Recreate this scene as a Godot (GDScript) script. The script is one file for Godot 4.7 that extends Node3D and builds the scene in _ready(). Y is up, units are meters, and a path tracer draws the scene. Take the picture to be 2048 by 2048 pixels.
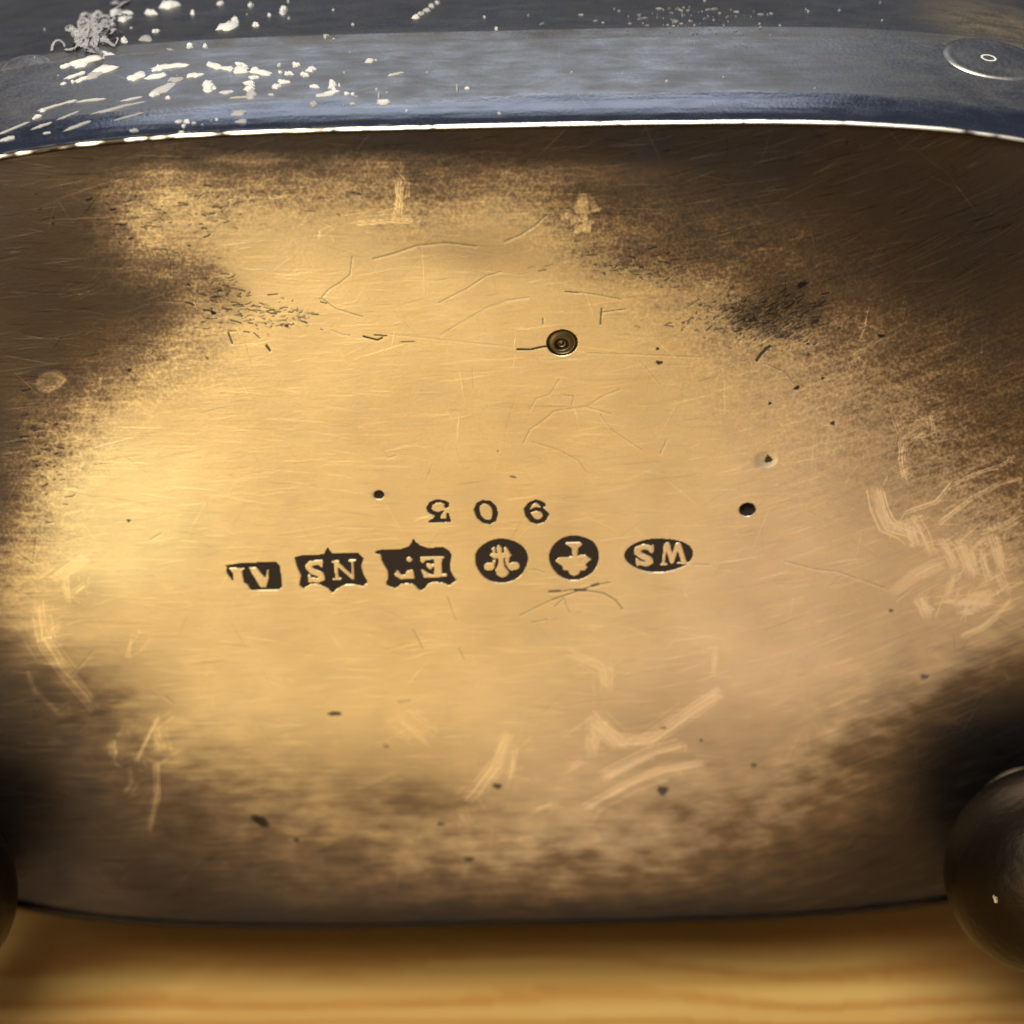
extends Node3D
# Underside of an old silver plated vessel lying on its side on a wooden table.
# Millimetres in the vessel's own frame (u right, v up, n out of the base) times MM.

const MM := 0.001
const A := 52.0          # half axes and power of the base outline
const B := 29.55
const POW := 3.8
const H := 39.8          # height of the base centre above the table
const TW := 1600         # base plate texture, 80 x 64 mm
const TH := 1280
const PX := 20.0         # its pixels per mm

var rng := RandomNumberGenerator.new()
var noises := {}
var plate_mat: StandardMaterial3D
var body_mat: StandardMaterial3D
var pit_mat: StandardMaterial3D
var fields := []         # stamped marks: {rect, w, h, depth field, who}
var pits := []

func _ready() -> void:
	rng.seed = 7
	set_camera()
	set_light()
	table()
	vessel()

func set_camera() -> void:
	var cam := Camera3D.new()
	cam.name = "camera"
	var aim := Vector3(0.0, H + 3.11, 0.0) * MM
	var e := deg_to_rad(20.0)
	cam.position = aim + Vector3(0, sin(e), cos(e)) * 0.14
	add_child(cam)
	cam.look_at_from_position(cam.position, aim, Vector3.UP)
	var at := CameraAttributesPhysical.new()
	at.frustum_focal_length = 12.0 / tan(atan(0.25))
	at.frustum_focus_distance = 0.1365
	at.exposure_aperture = 13.0
	at.frustum_near = 0.01
	at.frustum_far = 20.0
	cam.attributes = at
	cam.fov = rad_to_deg(2.0 * atan(0.25))
	cam.near = 0.01
	cam.far = 20.0
	cam.current = true

func lamp(called: String, at: Vector3, to: Vector3, size: Vector2, color: Color, energy: float) -> void:
	var l := AreaLight3D.new()
	l.name = called
	l.area_size = size
	l.light_color = color
	l.light_energy = energy
	l.area_range = 5.0
	l.area_attenuation = 2.0
	l.shadow_enabled = true
	l.position = at
	add_child(l)
	l.look_at_from_position(at, to, Vector3.UP if absf((to - at).normalized().y) < 0.95 else Vector3.BACK)

func set_light() -> void:
	var env := Environment.new()
	env.background_mode = Environment.BG_COLOR
	env.background_color = Color(0.31, 0.33, 0.385)
	env.tonemap_mode = Environment.TONE_MAPPER_LINEAR
	env.tonemap_exposure = 0.86
	env.sdfgi_enabled = true
	env.ssao_enabled = true
	env.ssil_enabled = true
	var w := WorldEnvironment.new()
	w.name = "environment"
	w.environment = env
	add_child(w)
	var c := Vector3(0, 0.035, 0)
	lamp("ceiling_lamp", Vector3(-0.12, 0.62, 0.58), c, Vector2(0.44, 0.34), Color(1.0, 0.95, 0.85), 1.1)
	lamp("room_window", Vector3(-0.05, 0.85, -0.27), c, Vector2(0.4, 0.3), Color(0.93, 0.96, 1.0), 0.05)
	lamp("room_lamp", Vector3(-0.36, 0.06, 0.72), c, Vector2(0.34, 0.24), Color(1.0, 0.89, 0.68), 0.24)

# ---------------------------------------------------------------- helpers

func part(called: String, mesh: Mesh, parent: Node, m: Material = null) -> MeshInstance3D:
	var o := MeshInstance3D.new()
	o.name = called
	o.mesh = mesh
	if m:
		o.material_override = m
	parent.add_child(o, true)
	return o

func mesh_of(v: PackedVector3Array, n: PackedVector3Array, uv: PackedVector2Array, ix: PackedInt32Array, m: Material, into: ArrayMesh = null) -> ArrayMesh:
	var a := []
	a.resize(Mesh.ARRAY_MAX)
	a[Mesh.ARRAY_VERTEX] = v
	a[Mesh.ARRAY_NORMAL] = n
	a[Mesh.ARRAY_TEX_UV] = uv
	a[Mesh.ARRAY_INDEX] = ix
	var r := into if into else ArrayMesh.new()
	r.add_surface_from_arrays(Mesh.PRIMITIVE_TRIANGLES, a)
	r.surface_set_material(r.get_surface_count() - 1, m)
	return r

func at(u: float, v: float, n: float) -> Vector3:
	return Vector3(u, v + H, n) * MM

func noise(seed_: int, period: float, octaves: int, kind := FastNoiseLite.TYPE_SIMPLEX_SMOOTH, w := 512, h := 512) -> PackedByteArray:
	var f := FastNoiseLite.new()
	f.seed = seed_
	f.noise_type = kind
	f.frequency = 1.0 / period
	f.fractal_octaves = octaves
	f.fractal_type = FastNoiseLite.FRACTAL_FBM if octaves > 1 else FastNoiseLite.FRACTAL_NONE
	if kind == FastNoiseLite.TYPE_CELLULAR:
		f.cellular_return_type = FastNoiseLite.RETURN_DISTANCE2_SUB
	var im := f.get_seamless_image(w, h)
	im.convert(Image.FORMAT_L8)
	return im.get_data()

func texture_of(bytes: PackedByteArray, w: int, h: int, format: int) -> ImageTexture:
	return ImageTexture.create_from_image(Image.create_from_data(w, h, false, format, bytes))

func edge(u: float, v: float) -> float:
	return pow(pow(absf(u) / A, POW) + pow(absf(v) / B, POW), 1.0 / POW)

func smooth(a: float, b: float, x: float) -> float:
	var t := clampf((x - a) / (b - a), 0.0, 1.0)
	return t * t * (3.0 - 2.0 * t)

# a soft stroke painted into a field of TW x TH (points in mm)
func stroke(f: PackedFloat32Array, pts: Array, wide: float, amount: float, soft := 0.5) -> void:
	for k in pts.size() - 1:
		var p: Vector2 = pix(pts[k])
		var q: Vector2 = pix(pts[k + 1])
		var r := maxf(wide * PX * 0.5, 0.5)
		var x0 := maxi(0, int(minf(p.x, q.x) - r - 1))
		var x1 := mini(TW - 1, int(maxf(p.x, q.x) + r + 1))
		var y0 := maxi(0, int(minf(p.y, q.y) - r - 1))
		var y1 := mini(TH - 1, int(maxf(p.y, q.y) + r + 1))
		var d := q - p
		var l2 := maxf(d.length_squared(), 0.001)
		for y in range(y0, y1 + 1):
			for x in range(x0, x1 + 1):
				var t := clampf(((x - p.x) * d.x + (y - p.y) * d.y) / l2, 0.0, 1.0)
				var dx := x - p.x - d.x * t
				var dy := y - p.y - d.y * t
				var e := 1.0 - sqrt(dx * dx + dy * dy) / r
				if e > 0.0:
					var a := amount * minf(1.0, e / soft)
					var i := y * TW + x
					if absf(f[i]) < absf(a):
						f[i] = a

# a scuff: a bundle of hairlines that start and stop raggedly, over a faint smear
func scuff(f: PackedFloat32Array, pts: Array, wide: float, amount: float) -> void:
	stroke(f, pts, wide * 1.7, amount * 0.22, 1.0)
	var hairs := maxi(3, int(wide / 0.04))
	for h in hairs:
		var off := rng.randfn(0.0, 0.45) * wide
		var along := rng.randf_range(-0.7, 0.7) * wide
		var line := []
		for k in pts.size():
			var d: Vector2 = (pts[mini(k + 1, pts.size() - 1)] - pts[maxi(k - 1, 0)]).normalized()
			line.append(pts[k] + Vector2(-d.y, d.x) * (off + rng.randfn(0.0, 0.03)) + d * along)
		if line.size() == 2:
			var a: Vector2 = line[0].lerp(line[1], rng.randf_range(0.0, 0.45))
			line[1] = line[0].lerp(line[1], rng.randf_range(0.6, 1.08))
			line[0] = a
		elif rng.randf() < 0.4:
			line.remove_at(0 if rng.randf() < 0.5 else line.size() - 1)
		stroke(f, line, rng.randf_range(0.05, 0.10), amount * rng.randf_range(0.3, 1.15), 0.9)

func pix(p) -> Vector2:
	return Vector2((p.x + 40.0) * PX, (32.0 - p.y) * PX)

func blob(f: PackedFloat32Array, p, rx: float, ry: float, turn: float, amount: float, soft := 1.0, add := false) -> void:
	var c := pix(p)
	var r := maxf(rx, ry) * PX
	var co := cos(turn)
	var si := sin(turn)
	for y in range(maxi(0, int(c.y - r)), mini(TH, int(c.y + r) + 2)):
		for x in range(maxi(0, int(c.x - r)), mini(TW, int(c.x + r) + 2)):
			var dx := (x - c.x) / PX
			var dy := (y - c.y) / PX
			var wob := 1.0 + minf(1.0, 0.4 / rx) * 0.16 * sin(atan2(dy, dx) * 3.0 + c.x) + minf(1.0, 0.4 / rx) * 0.10 * sin(atan2(dy, dx) * 7.0 + c.y)
			var e := 1.0 - wob * sqrt(pow((dx * co + dy * si) / rx, 2) + pow((dy * co - dx * si) / ry, 2))
			if e > 0.0:
				var a := amount * smooth(0.0, soft, e)
				var i := y * TW + x
				if add:
					f[i] += a
				elif absf(f[i]) < absf(a):
					f[i] = a

# ---------------------------------------------------------------- base plate texture

func plate_material() -> void:
	var n := TW * TH
	var dark := PackedFloat32Array()      # pits and dark scratches
	dark.resize(n)
	var rub := PackedFloat32Array()       # rubbed places, where the tarnish is worn off
	rub.resize(n)
	var more := PackedFloat32Array()      # thicker tarnish, and shading painted by the feet
	more.resize(n)
	var fine := PackedFloat32Array()      # hairline scratches
	fine.resize(n)
	scratches(dark, rub, more, fine)
	# how far the polished oval reaches: signed distance to its outline, coarse, then enlarged
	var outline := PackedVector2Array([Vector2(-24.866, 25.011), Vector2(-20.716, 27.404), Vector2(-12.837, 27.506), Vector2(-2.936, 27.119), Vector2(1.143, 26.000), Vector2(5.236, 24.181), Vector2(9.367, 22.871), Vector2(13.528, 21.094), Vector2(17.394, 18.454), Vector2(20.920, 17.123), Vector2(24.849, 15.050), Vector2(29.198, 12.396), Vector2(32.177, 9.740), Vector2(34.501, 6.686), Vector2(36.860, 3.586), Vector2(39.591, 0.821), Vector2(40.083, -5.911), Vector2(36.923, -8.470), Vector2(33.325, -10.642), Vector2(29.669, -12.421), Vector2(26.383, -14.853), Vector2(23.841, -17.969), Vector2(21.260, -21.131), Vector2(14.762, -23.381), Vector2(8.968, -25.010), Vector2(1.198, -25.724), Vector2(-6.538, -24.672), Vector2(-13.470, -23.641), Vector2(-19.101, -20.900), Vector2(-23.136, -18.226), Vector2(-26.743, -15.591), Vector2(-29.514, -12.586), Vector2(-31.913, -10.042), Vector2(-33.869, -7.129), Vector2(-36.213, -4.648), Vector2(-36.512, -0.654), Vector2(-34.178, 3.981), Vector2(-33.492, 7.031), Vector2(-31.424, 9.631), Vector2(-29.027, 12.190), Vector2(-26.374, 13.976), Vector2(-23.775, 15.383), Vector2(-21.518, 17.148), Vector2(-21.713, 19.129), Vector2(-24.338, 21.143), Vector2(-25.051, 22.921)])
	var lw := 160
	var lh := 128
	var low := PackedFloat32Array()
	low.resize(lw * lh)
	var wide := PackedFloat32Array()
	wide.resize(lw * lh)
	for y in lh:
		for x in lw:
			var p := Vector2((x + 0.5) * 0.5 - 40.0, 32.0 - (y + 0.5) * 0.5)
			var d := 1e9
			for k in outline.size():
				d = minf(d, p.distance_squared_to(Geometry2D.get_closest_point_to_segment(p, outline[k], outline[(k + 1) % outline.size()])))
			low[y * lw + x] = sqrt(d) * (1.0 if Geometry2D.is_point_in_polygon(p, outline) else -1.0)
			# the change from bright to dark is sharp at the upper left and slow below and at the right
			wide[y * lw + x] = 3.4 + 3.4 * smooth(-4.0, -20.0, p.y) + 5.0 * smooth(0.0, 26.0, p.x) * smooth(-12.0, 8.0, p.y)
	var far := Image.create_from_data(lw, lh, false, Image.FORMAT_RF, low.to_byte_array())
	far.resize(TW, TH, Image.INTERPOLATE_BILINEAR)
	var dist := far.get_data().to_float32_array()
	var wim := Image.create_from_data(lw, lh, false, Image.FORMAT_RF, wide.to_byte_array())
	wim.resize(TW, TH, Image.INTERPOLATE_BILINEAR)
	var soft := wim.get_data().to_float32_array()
	var big := noise(1, 170.0, 3)
	var mid := noise(2, 34.0, 3)
	var grain := noise(3, 6.0, 2)
	var cell := noise(4, 13.0, 1, FastNoiseLite.TYPE_CELLULAR)
	var rows := noise(5, 12.0, 3)
	var rgb := PackedByteArray()
	rgb.resize(n * 3)
	var ru := PackedByteArray()
	ru.resize(n)
	var hi := PackedByteArray()
	hi.resize(n)
	for y in TH:
		var v := 32.0 - y / PX
		for x in TW:
			var i := y * TW + x
			var u := x / PX - 40.0
			# brushed grain: level on the left, rising to the right on the right
			var lean := clampf((u - 6.0) / 18.0, 0.0, 1.0)
			var st := (rows[((y * 2) & 511) * 512 + ((x >> 3) & 511)] + rows[((y + 99) & 511) * 512 + ((x >> 4) & 511)]) / 255.0 - 1.0
			if lean > 0.0:
				var sx := int(x * 0.927 - y * 0.375 + 4000.0)
				var sy := int(y * 0.927 + x * 0.375)
				var st1 := (rows[((sy * 2) & 511) * 512 + ((sx >> 3) & 511)] + rows[((sy + 99) & 511) * 512 + ((sx >> 4) & 511)]) / 255.0 - 1.0
				st = lerpf(st, st1, lean)
			var nb := big[(y & 511) * 512 + (x & 511)] / 127.5 - 1.0
			var nb2 := big[(((y >> 1) + 77) & 511) * 512 + (((x >> 1) + 200) & 511)] / 127.5 - 1.0
			var nm := mid[(y & 511) * 512 + ((x >> 1) & 511)] / 127.5 - 1.0
			var ng := grain[(y & 511) * 512 + (x & 511)] / 127.5 - 1.0
			var nc := cell[(y & 511) * 512 + ((x * 3 >> 2) & 511)] / 127.5 - 1.0
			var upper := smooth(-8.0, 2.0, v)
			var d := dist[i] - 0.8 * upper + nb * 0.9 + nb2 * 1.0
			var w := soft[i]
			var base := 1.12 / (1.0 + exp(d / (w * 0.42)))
			var band := clampf(4.0 * base * (1.12 - base), 0.0, 1.0)      # mottled along the border
			var t := base + 0.03 + more[i] - rub[i] * 0.9 - fine[i] * 0.10 * (0.3 + band)
			t += band * (nm * lerpf(0.14, 0.10, upper) + nb2 * lerpf(0.16, 0.06, upper) + (nc + 0.4) * 0.13 * upper + ng * 0.19 * upper + st * lerpf(0.09, 0.14, upper))
			t += st * 0.06 + ng * 0.03 + nm * 0.05 + nb * 0.04
			if t > 0.75:
				t = 0.75 + 0.25 * (1.0 - exp(-(t - 0.75) / 0.3))
			t = clampf(t, 0.0, 1.0)
			var dk := clampf(dark[i], 0.0, 1.0)
			var fs := fine[i]
			var pale := smooth(-3.0, 26.0, u - v * 0.6)
			# linear metal colours: polished, brown film, black film
			var r := lerpf(0.87, 0.92, pale)
			var g := lerpf(0.78, 0.86, pale)
			var b := lerpf(0.54, 0.83, pale)
			# a pale reflection painted into the metal left of the middle
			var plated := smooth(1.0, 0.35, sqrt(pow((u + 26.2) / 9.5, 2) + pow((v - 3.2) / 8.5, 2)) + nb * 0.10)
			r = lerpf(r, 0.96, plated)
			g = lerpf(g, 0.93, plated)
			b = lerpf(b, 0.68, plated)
			if t < 0.6:
				var k := t / 0.6
				r = lerpf(r, 0.205, pow(k, 0.8))
				g = lerpf(g, 0.165, pow(k, 0.8))
				b = lerpf(b, 0.132, pow(k, 0.8))
			else:
				var k := (t - 0.6) / 0.4
				r = lerpf(0.205, 0.033 + 0.010 * nb2, k) + fs * 0.05
				g = lerpf(0.165, 0.030 + 0.003 * nb2, k) + fs * 0.045
				b = lerpf(0.132, 0.034 - 0.006 * nb2, k) + fs * 0.04
			var s := (1.0 + fs * 0.35 + minf(rub[i], 0.6) * 0.42 + st * 0.06 + ng * 0.05 + nm * 0.04) * (1.0 - dk * 0.93)
			var j := i * 3
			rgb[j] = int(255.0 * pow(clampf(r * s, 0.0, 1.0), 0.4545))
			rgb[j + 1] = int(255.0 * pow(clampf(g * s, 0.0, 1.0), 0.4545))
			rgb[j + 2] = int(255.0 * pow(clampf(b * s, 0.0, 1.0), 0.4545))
			ru[i] = int(255.0 * clampf(0.40 + 0.02 * t + nm * 0.04 + st * 0.05 + dk * 0.3, 0.1, 1.0))
			hi[i] = int(clampf(128.0 + st * 13.0 + ng * 9.0 + nm * 18.0 + fs * 40.0 - dk * 45.0 + (nc * 26.0 * band * upper), 0.0, 255.0))
	var m := StandardMaterial3D.new()
	m.resource_name = "worn_plated_metal"
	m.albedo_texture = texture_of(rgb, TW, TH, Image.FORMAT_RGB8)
	m.roughness_texture = texture_of(ru, TW, TH, Image.FORMAT_L8)
	m.roughness_texture_channel = BaseMaterial3D.TEXTURE_CHANNEL_RED
	m.heightmap_enabled = true
	m.heightmap_scale = 0.006
	m.heightmap_texture = texture_of(hi, TW, TH, Image.FORMAT_L8)
	m.metallic = 1.0
	m.roughness = 1.0
	m.texture_repeat = false
	plate_mat = m
	pit_mat = StandardMaterial3D.new()
	pit_mat.resource_name = "black_tarnish"
	pit_mat.albedo_color = Color(0.026, 0.021, 0.019).linear_to_srgb()
	pit_mat.roughness = 0.5
	pit_mat.metallic_specular = 0.15

func scratches(dark: PackedFloat32Array, rub: PackedFloat32Array, more: PackedFloat32Array, fine: PackedFloat32Array) -> void:
	# corrosion dots: centre, half axes in mm, turn, strength
	for d in [
		[[Vector2(10.546, 13.358)], 0.32, 0.17, 0.1, 1.0], [[Vector2(10.443, 14.327)], 0.15, 0.14, 0.0, 1.0], [[Vector2(21.523, 12.008)], 0.15, 0.13, 0.0, 1.0], [[Vector2(19.800, 11.383)], 0.28, 0.16, -0.5, 1.0],
		[[Vector2(18.014, 10.337)], 0.15, 0.15, 0.0, 1.0], [[Vector2(22.293, 8.834)], 0.21, 0.2, 0.0, 1.0], [[Vector2(25.321, 14.861)], 0.36, 0.15, 0.1, 0.95], [[Vector2(19.947, 18.479)], 0.5, 0.26, -0.5, 0.9],
		[[Vector2(26.809, -5.008)], 0.2, 0.17, 0.0, 0.8], [[Vector2(-25.895, 2.836)], 0.18, 0.15, 0.0, 0.85], [[Vector2(-12.477, -12.046)], 0.66, 0.22, 0.0, 0.9], [[Vector2(-18.282, -20.485)], 0.95, 0.46, 0.65, 0.85],
		[[Vector2(-15.760, -22.056)], 0.3, 0.26, 0.5, 0.7], [[Vector2(-1.034, -18.022)], 0.45, 0.27, 0.2, 0.85], [[Vector2(10.885, -18.645)], 0.5, 0.46, 0.0, 0.85], [[Vector2(17.443, -16.779)], 0.28, 0.24, 0.0, 0.7],
		[[Vector2(13.621, -14.705)], 0.18, 0.17, 0.0, 0.7], [[Vector2(10.940, -13.658)], 0.3, 0.12, 0.0, 0.75], [[Vector2(-5.241, -20.974)], 0.35, 0.18, 0.0, 0.75], [[Vector2(-3.258, -23.897)], 0.5, 0.22, 0.0, 0.8],
		[[Vector2(17.997, 6.331)], 0.34, 0.34, 0.4, 1.0], [[Vector2(29.385, -10.153)], 0.4, 0.28, 0.0, 0.75], [[Vector2(0.628, 5.489)], 0.32, 0.1, 0.25, 0.75], [[Vector2(-0.382, 7.375)], 0.12, 0.1, 0.0, 0.6], [[Vector2(-8.892, -14.690)], 0.26, 0.13, 0.2, 0.55],
		[[Vector2(-19.004, 17.433)], 0.26, 0.16, 0.6, 1.0], [[Vector2(-14.194, 16.442)], 0.2, 0.15, 0.3, 0.95], [[Vector2(-15.517, 14.927)], 0.26, 0.12, 0.9, 0.95], [[Vector2(-24.903, 13.577)], 0.2, 0.16, -0.6, 0.8], [[Vector2(-19.628, 14.327)], 0.2, 0.1, 0.9, 0.7],
	]:
		blob(dark, d[0][0], d[1], d[2], d[3], d[4], 0.45)
	blob(dark, [Vector2(-8.588, 4.352)][0], 0.85, 0.5, 0.0, 0.4, 0.9)
	blob(dark, [Vector2(17.593, 6.196)][0], 0.85, 0.7, 0.0, 0.22, 0.3)
	blob(dark, [Vector2(16.636, 2.711)][0], 0.85, 0.7, 0.0, 0.3, 0.6)
	# dark cracks and engraved lines
	for s in [
		[[Vector2(1.089, 14.496), Vector2(2.022, 14.476), Vector2(2.557, 14.602), Vector2(3.023, 14.661)], 0.17, 1.0], [[Vector2(-9.122, 15.613), Vector2(-8.630, 15.465), Vector2(-8.202, 15.352), Vector2(-7.864, 15.482)], 0.15, 1.0], [[Vector2(-8.386, 15.699), Vector2(-7.592, 15.614)], 0.13, 0.9], [[Vector2(-6.613, 15.180), Vector2(-5.747, 15.196)], 0.12, 0.75],
		[[Vector2(6.717, 17.186), Vector2(6.642, 16.130)], 0.15, 0.85], [[Vector2(6.812, 16.945), Vector2(7.469, 17.029), Vector2(8.291, 17.109)], 0.1, 0.7], [[Vector2(2.832, 16.566), Vector2(2.826, 16.213)], 0.14, 0.7], [[Vector2(4.337, 18.388), Vector2(5.223, 18.298)], 0.13, 0.8],
		[[Vector2(5.292, 18.339), Vector2(6.655, 18.099), Vector2(8.020, 17.789)], 0.09, 0.55], [[Vector2(-9.602, 21.096), Vector2(-9.799, 19.853), Vector2(-10.508, 19.312), Vector2(-11.211, 18.909), Vector2(-11.790, 18.292), Vector2(-10.870, 17.570), Vector2(-9.117, 16.968)], 0.1, 0.5], [[Vector2(-8.255, 20.859), Vector2(-6.746, 21.241), Vector2(-5.372, 21.693), Vector2(-3.469, 21.858), Vector2(-1.446, 21.580)], 0.15, 0.5],
		[[Vector2(0.389, 21.842), Vector2(1.413, 22.232), Vector2(2.370, 22.827), Vector2(3.192, 23.560)], 0.17, 0.5], [[Vector2(-4.012, 17.842), Vector2(-2.208, 18.712), Vector2(-0.820, 19.588), Vector2(0.139, 19.845)], 0.09, 0.5], [[Vector2(-3.949, 15.653), Vector2(-2.549, 16.472), Vector2(-0.877, 17.422), Vector2(0.503, 17.883), Vector2(1.873, 18.064)], 0.14, 0.28],
		[[Vector2(1.371, 7.946), Vector2(1.837, 8.891), Vector2(2.686, 9.458), Vector2(3.534, 10.170), Vector2(5.626, 10.415), Vector2(7.294, 9.869)], 0.11, 0.34], [[Vector2(1.865, 10.352), Vector2(2.296, 11.069), Vector2(3.204, 11.339), Vector2(3.843, 12.337)], 0.09, 0.34], [[Vector2(5.626, 10.415), Vector2(6.745, 11.117), Vector2(7.928, 11.598)], 0.09, 0.34],
		[[Vector2(6.597, 9.811), Vector2(7.288, 8.772), Vector2(9.385, 7.254)], 0.09, 0.34], [[Vector2(1.961, 8.006), Vector2(3.773, 7.377), Vector2(5.028, 6.609), Vector2(5.652, 5.704)], 0.09, 0.34], [[Vector2(11.065, 7.955), Vector2(10.648, 6.931)], 0.1, 0.4],
		[[Vector2(3.968, 11.322), Vector2(4.799, 11.159), Vector2(4.653, 10.509)], 0.08, 0.4], [[Vector2(5.662, 14.162), Vector2(8.696, 14.025), Vector2(13.250, 13.711)], 0.07, 0.4], [[Vector2(-7.385, 15.756), Vector2(-4.509, 15.381), Vector2(0.844, 14.695)], 0.06, 0.3], [[Vector2(9.248, 13.512), Vector2(10.634, 11.828)], 0.06, 0.36],
		[[Vector2(-11.221, 16.095), Vector2(-10.548, 15.797), Vector2(-10.002, 15.714)], 0.08, 0.4], [[Vector2(-1.952, 13.326), Vector2(-1.924, 11.885)], 0.07, 0.25], [[Vector2(-8.150, 7.637), Vector2(-7.895, 7.040), Vector2(-7.324, 7.249)], 0.09, 0.3],
		[[Vector2(0.844, -4.735), Vector2(3.119, -3.612)], 0.09, 0.6], [[Vector2(3.119, -3.612), Vector2(5.108, -2.936), Vector2(5.920, -2.643)], 0.12, 0.75], [[Vector2(5.920, -2.643), Vector2(6.370, -2.517)], 0.26, 0.85], [[Vector2(6.370, -2.517), Vector2(7.179, -2.399)], 0.11, 0.7],
		[[Vector2(2.949, -3.005), Vector2(3.669, -2.982)], 0.24, 0.8], [[Vector2(3.668, -3.021), Vector2(4.929, -2.854)], 0.11, 0.7], [[Vector2(4.749, -2.928), Vector2(5.468, -2.944)], 0.25, 0.9], [[Vector2(5.468, -2.944), Vector2(6.725, -3.204), Vector2(7.532, -3.708), Vector2(8.016, -4.402)], 0.14, 0.65],
		[[Vector2(3.932, -3.493), Vector2(3.292, -4.142)], 0.09, 0.6], [[Vector2(3.986, -3.495), Vector2(4.158, -4.122), Vector2(4.368, -4.635)], 0.09, 0.55], [[Vector2(1.647, -5.301), Vector2(2.736, -5.070), Vector2(2.765, -5.503)], 0.08, 0.45],
		[[Vector2(-4.132, -3.259), Vector2(-3.794, -4.535), Vector2(-3.593, -5.030)], 0.09, 0.4], [[Vector2(-6.693, -5.650), Vector2(-6.107, -6.947)], 0.09, 0.4], [[Vector2(1.542, -1.291), Vector2(2.168, -1.344), Vector2(2.613, -1.565)], 0.08, 0.45], [[Vector2(12.967, -1.175), Vector2(14.077, -1.238)], 0.1, 0.45],
		[[Vector2(19.272, -1.108), Vector2(21.543, -1.764), Vector2(22.999, -1.969), Vector2(26.274, -3.259)], 0.1, 0.35], [[Vector2(17.065, 13.375), Vector2(17.367, 13.851), Vector2(17.899, 14.321)], 0.28, 0.95], [[Vector2(17.535, 13.204), Vector2(18.949, 12.527), Vector2(19.592, 11.703)], 0.1, 0.5], [[Vector2(17.351, 14.653), Vector2(20.540, 16.812), Vector2(22.065, 17.253)], 0.1, 0.45],
		[[Vector2(-6.606, -5.723), Vector2(-6.006, -7.159)], 0.13, 0.42], [[Vector2(-3.460, -7.136), Vector2(-3.151, -8.016)], 0.13, 0.42], [[Vector2(-7.846, -11.237), Vector2(-7.107, -11.140)], 0.28, 0.3],
		[[Vector2(-22.644, 21.794), Vector2(-21.766, 21.748), Vector2(-21.563, 20.873), Vector2(-21.607, 19.972)], 0.12, 0.5], [[Vector2(-18.091, 16.032), Vector2(-17.892, 15.318)], 0.17, 0.85], [[Vector2(-15.602, 15.125), Vector2(-15.417, 14.765)], 0.2, 0.9], [[Vector2(-16.373, 15.995), Vector2(-16.052, 15.633)], 0.12, 0.75],
		[[Vector2(-29.294, -6.878), Vector2(-30.272, -7.972), Vector2(-31.078, -8.754)], 0.1, 0.3], [[Vector2(-24.339, -10.510), Vector2(-23.796, -11.088)], 0.12, 0.4], [[Vector2(-34.349, 1.790), Vector2(-33.764, 0.554), Vector2(-32.842, -0.234), Vector2(-32.425, 1.748)], 0.1, 0.5], [[Vector2(-24.529, 1.423), Vector2(-23.780, 1.864)], 0.1, 0.4],
	]:
		stroke(dark, s[0], s[1] * 1.05, s[2], 0.4)
		stroke(rub, s[0].map(func(p): return p + Vector2(0.02, -0.12)), s[1] * 1.6, 0.12, 1.0)
	# clusters of small pits where the plating has gone
	for c in [[[Vector2(-16.902, 17.349)], 3.8, 1.4, 110], [[Vector2(-13.913, 16.861)], 2.2, 0.9, 40], [[Vector2(-18.573, 18.930)], 1.8, 1.2, 46], [[Vector2(17.162, 16.410)], 4.2, 2.0, 420], [[Vector2(19.035, 15.415)], 4.0, 1.8, 170], [[Vector2(14.843, 16.936)], 4.0, 1.6, 70], [[Vector2(8.707, 20.005)], 5.0, 1.6, 80], [[Vector2(-20.200, 24.478)], 9.0, 2.2, 120], [[Vector2(-31.323, 7.733)], 2.6, 4.0, 70]]:
		for k in c[3]:
			var p: Vector2 = c[0][0] + Vector2(rng.randfn(0, 0.45) * c[1], rng.randfn(0, 0.45) * c[2])
			var a := rng.randf_range(-0.35, 0.35) + (0.5 if p.x > 12.0 else 0.0)
			var l := 0.05 + 0.42 * pow(rng.randf(), 2.5)
			stroke(dark, [p, p + Vector2(cos(a), sin(a)) * l, p + Vector2(cos(a), sin(a)) * l * 1.5 + Vector2(0, rng.randf_range(-0.1, 0.1))], rng.randf_range(0.07, 0.19), rng.randf_range(0.25, 0.9), 0.6)
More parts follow.
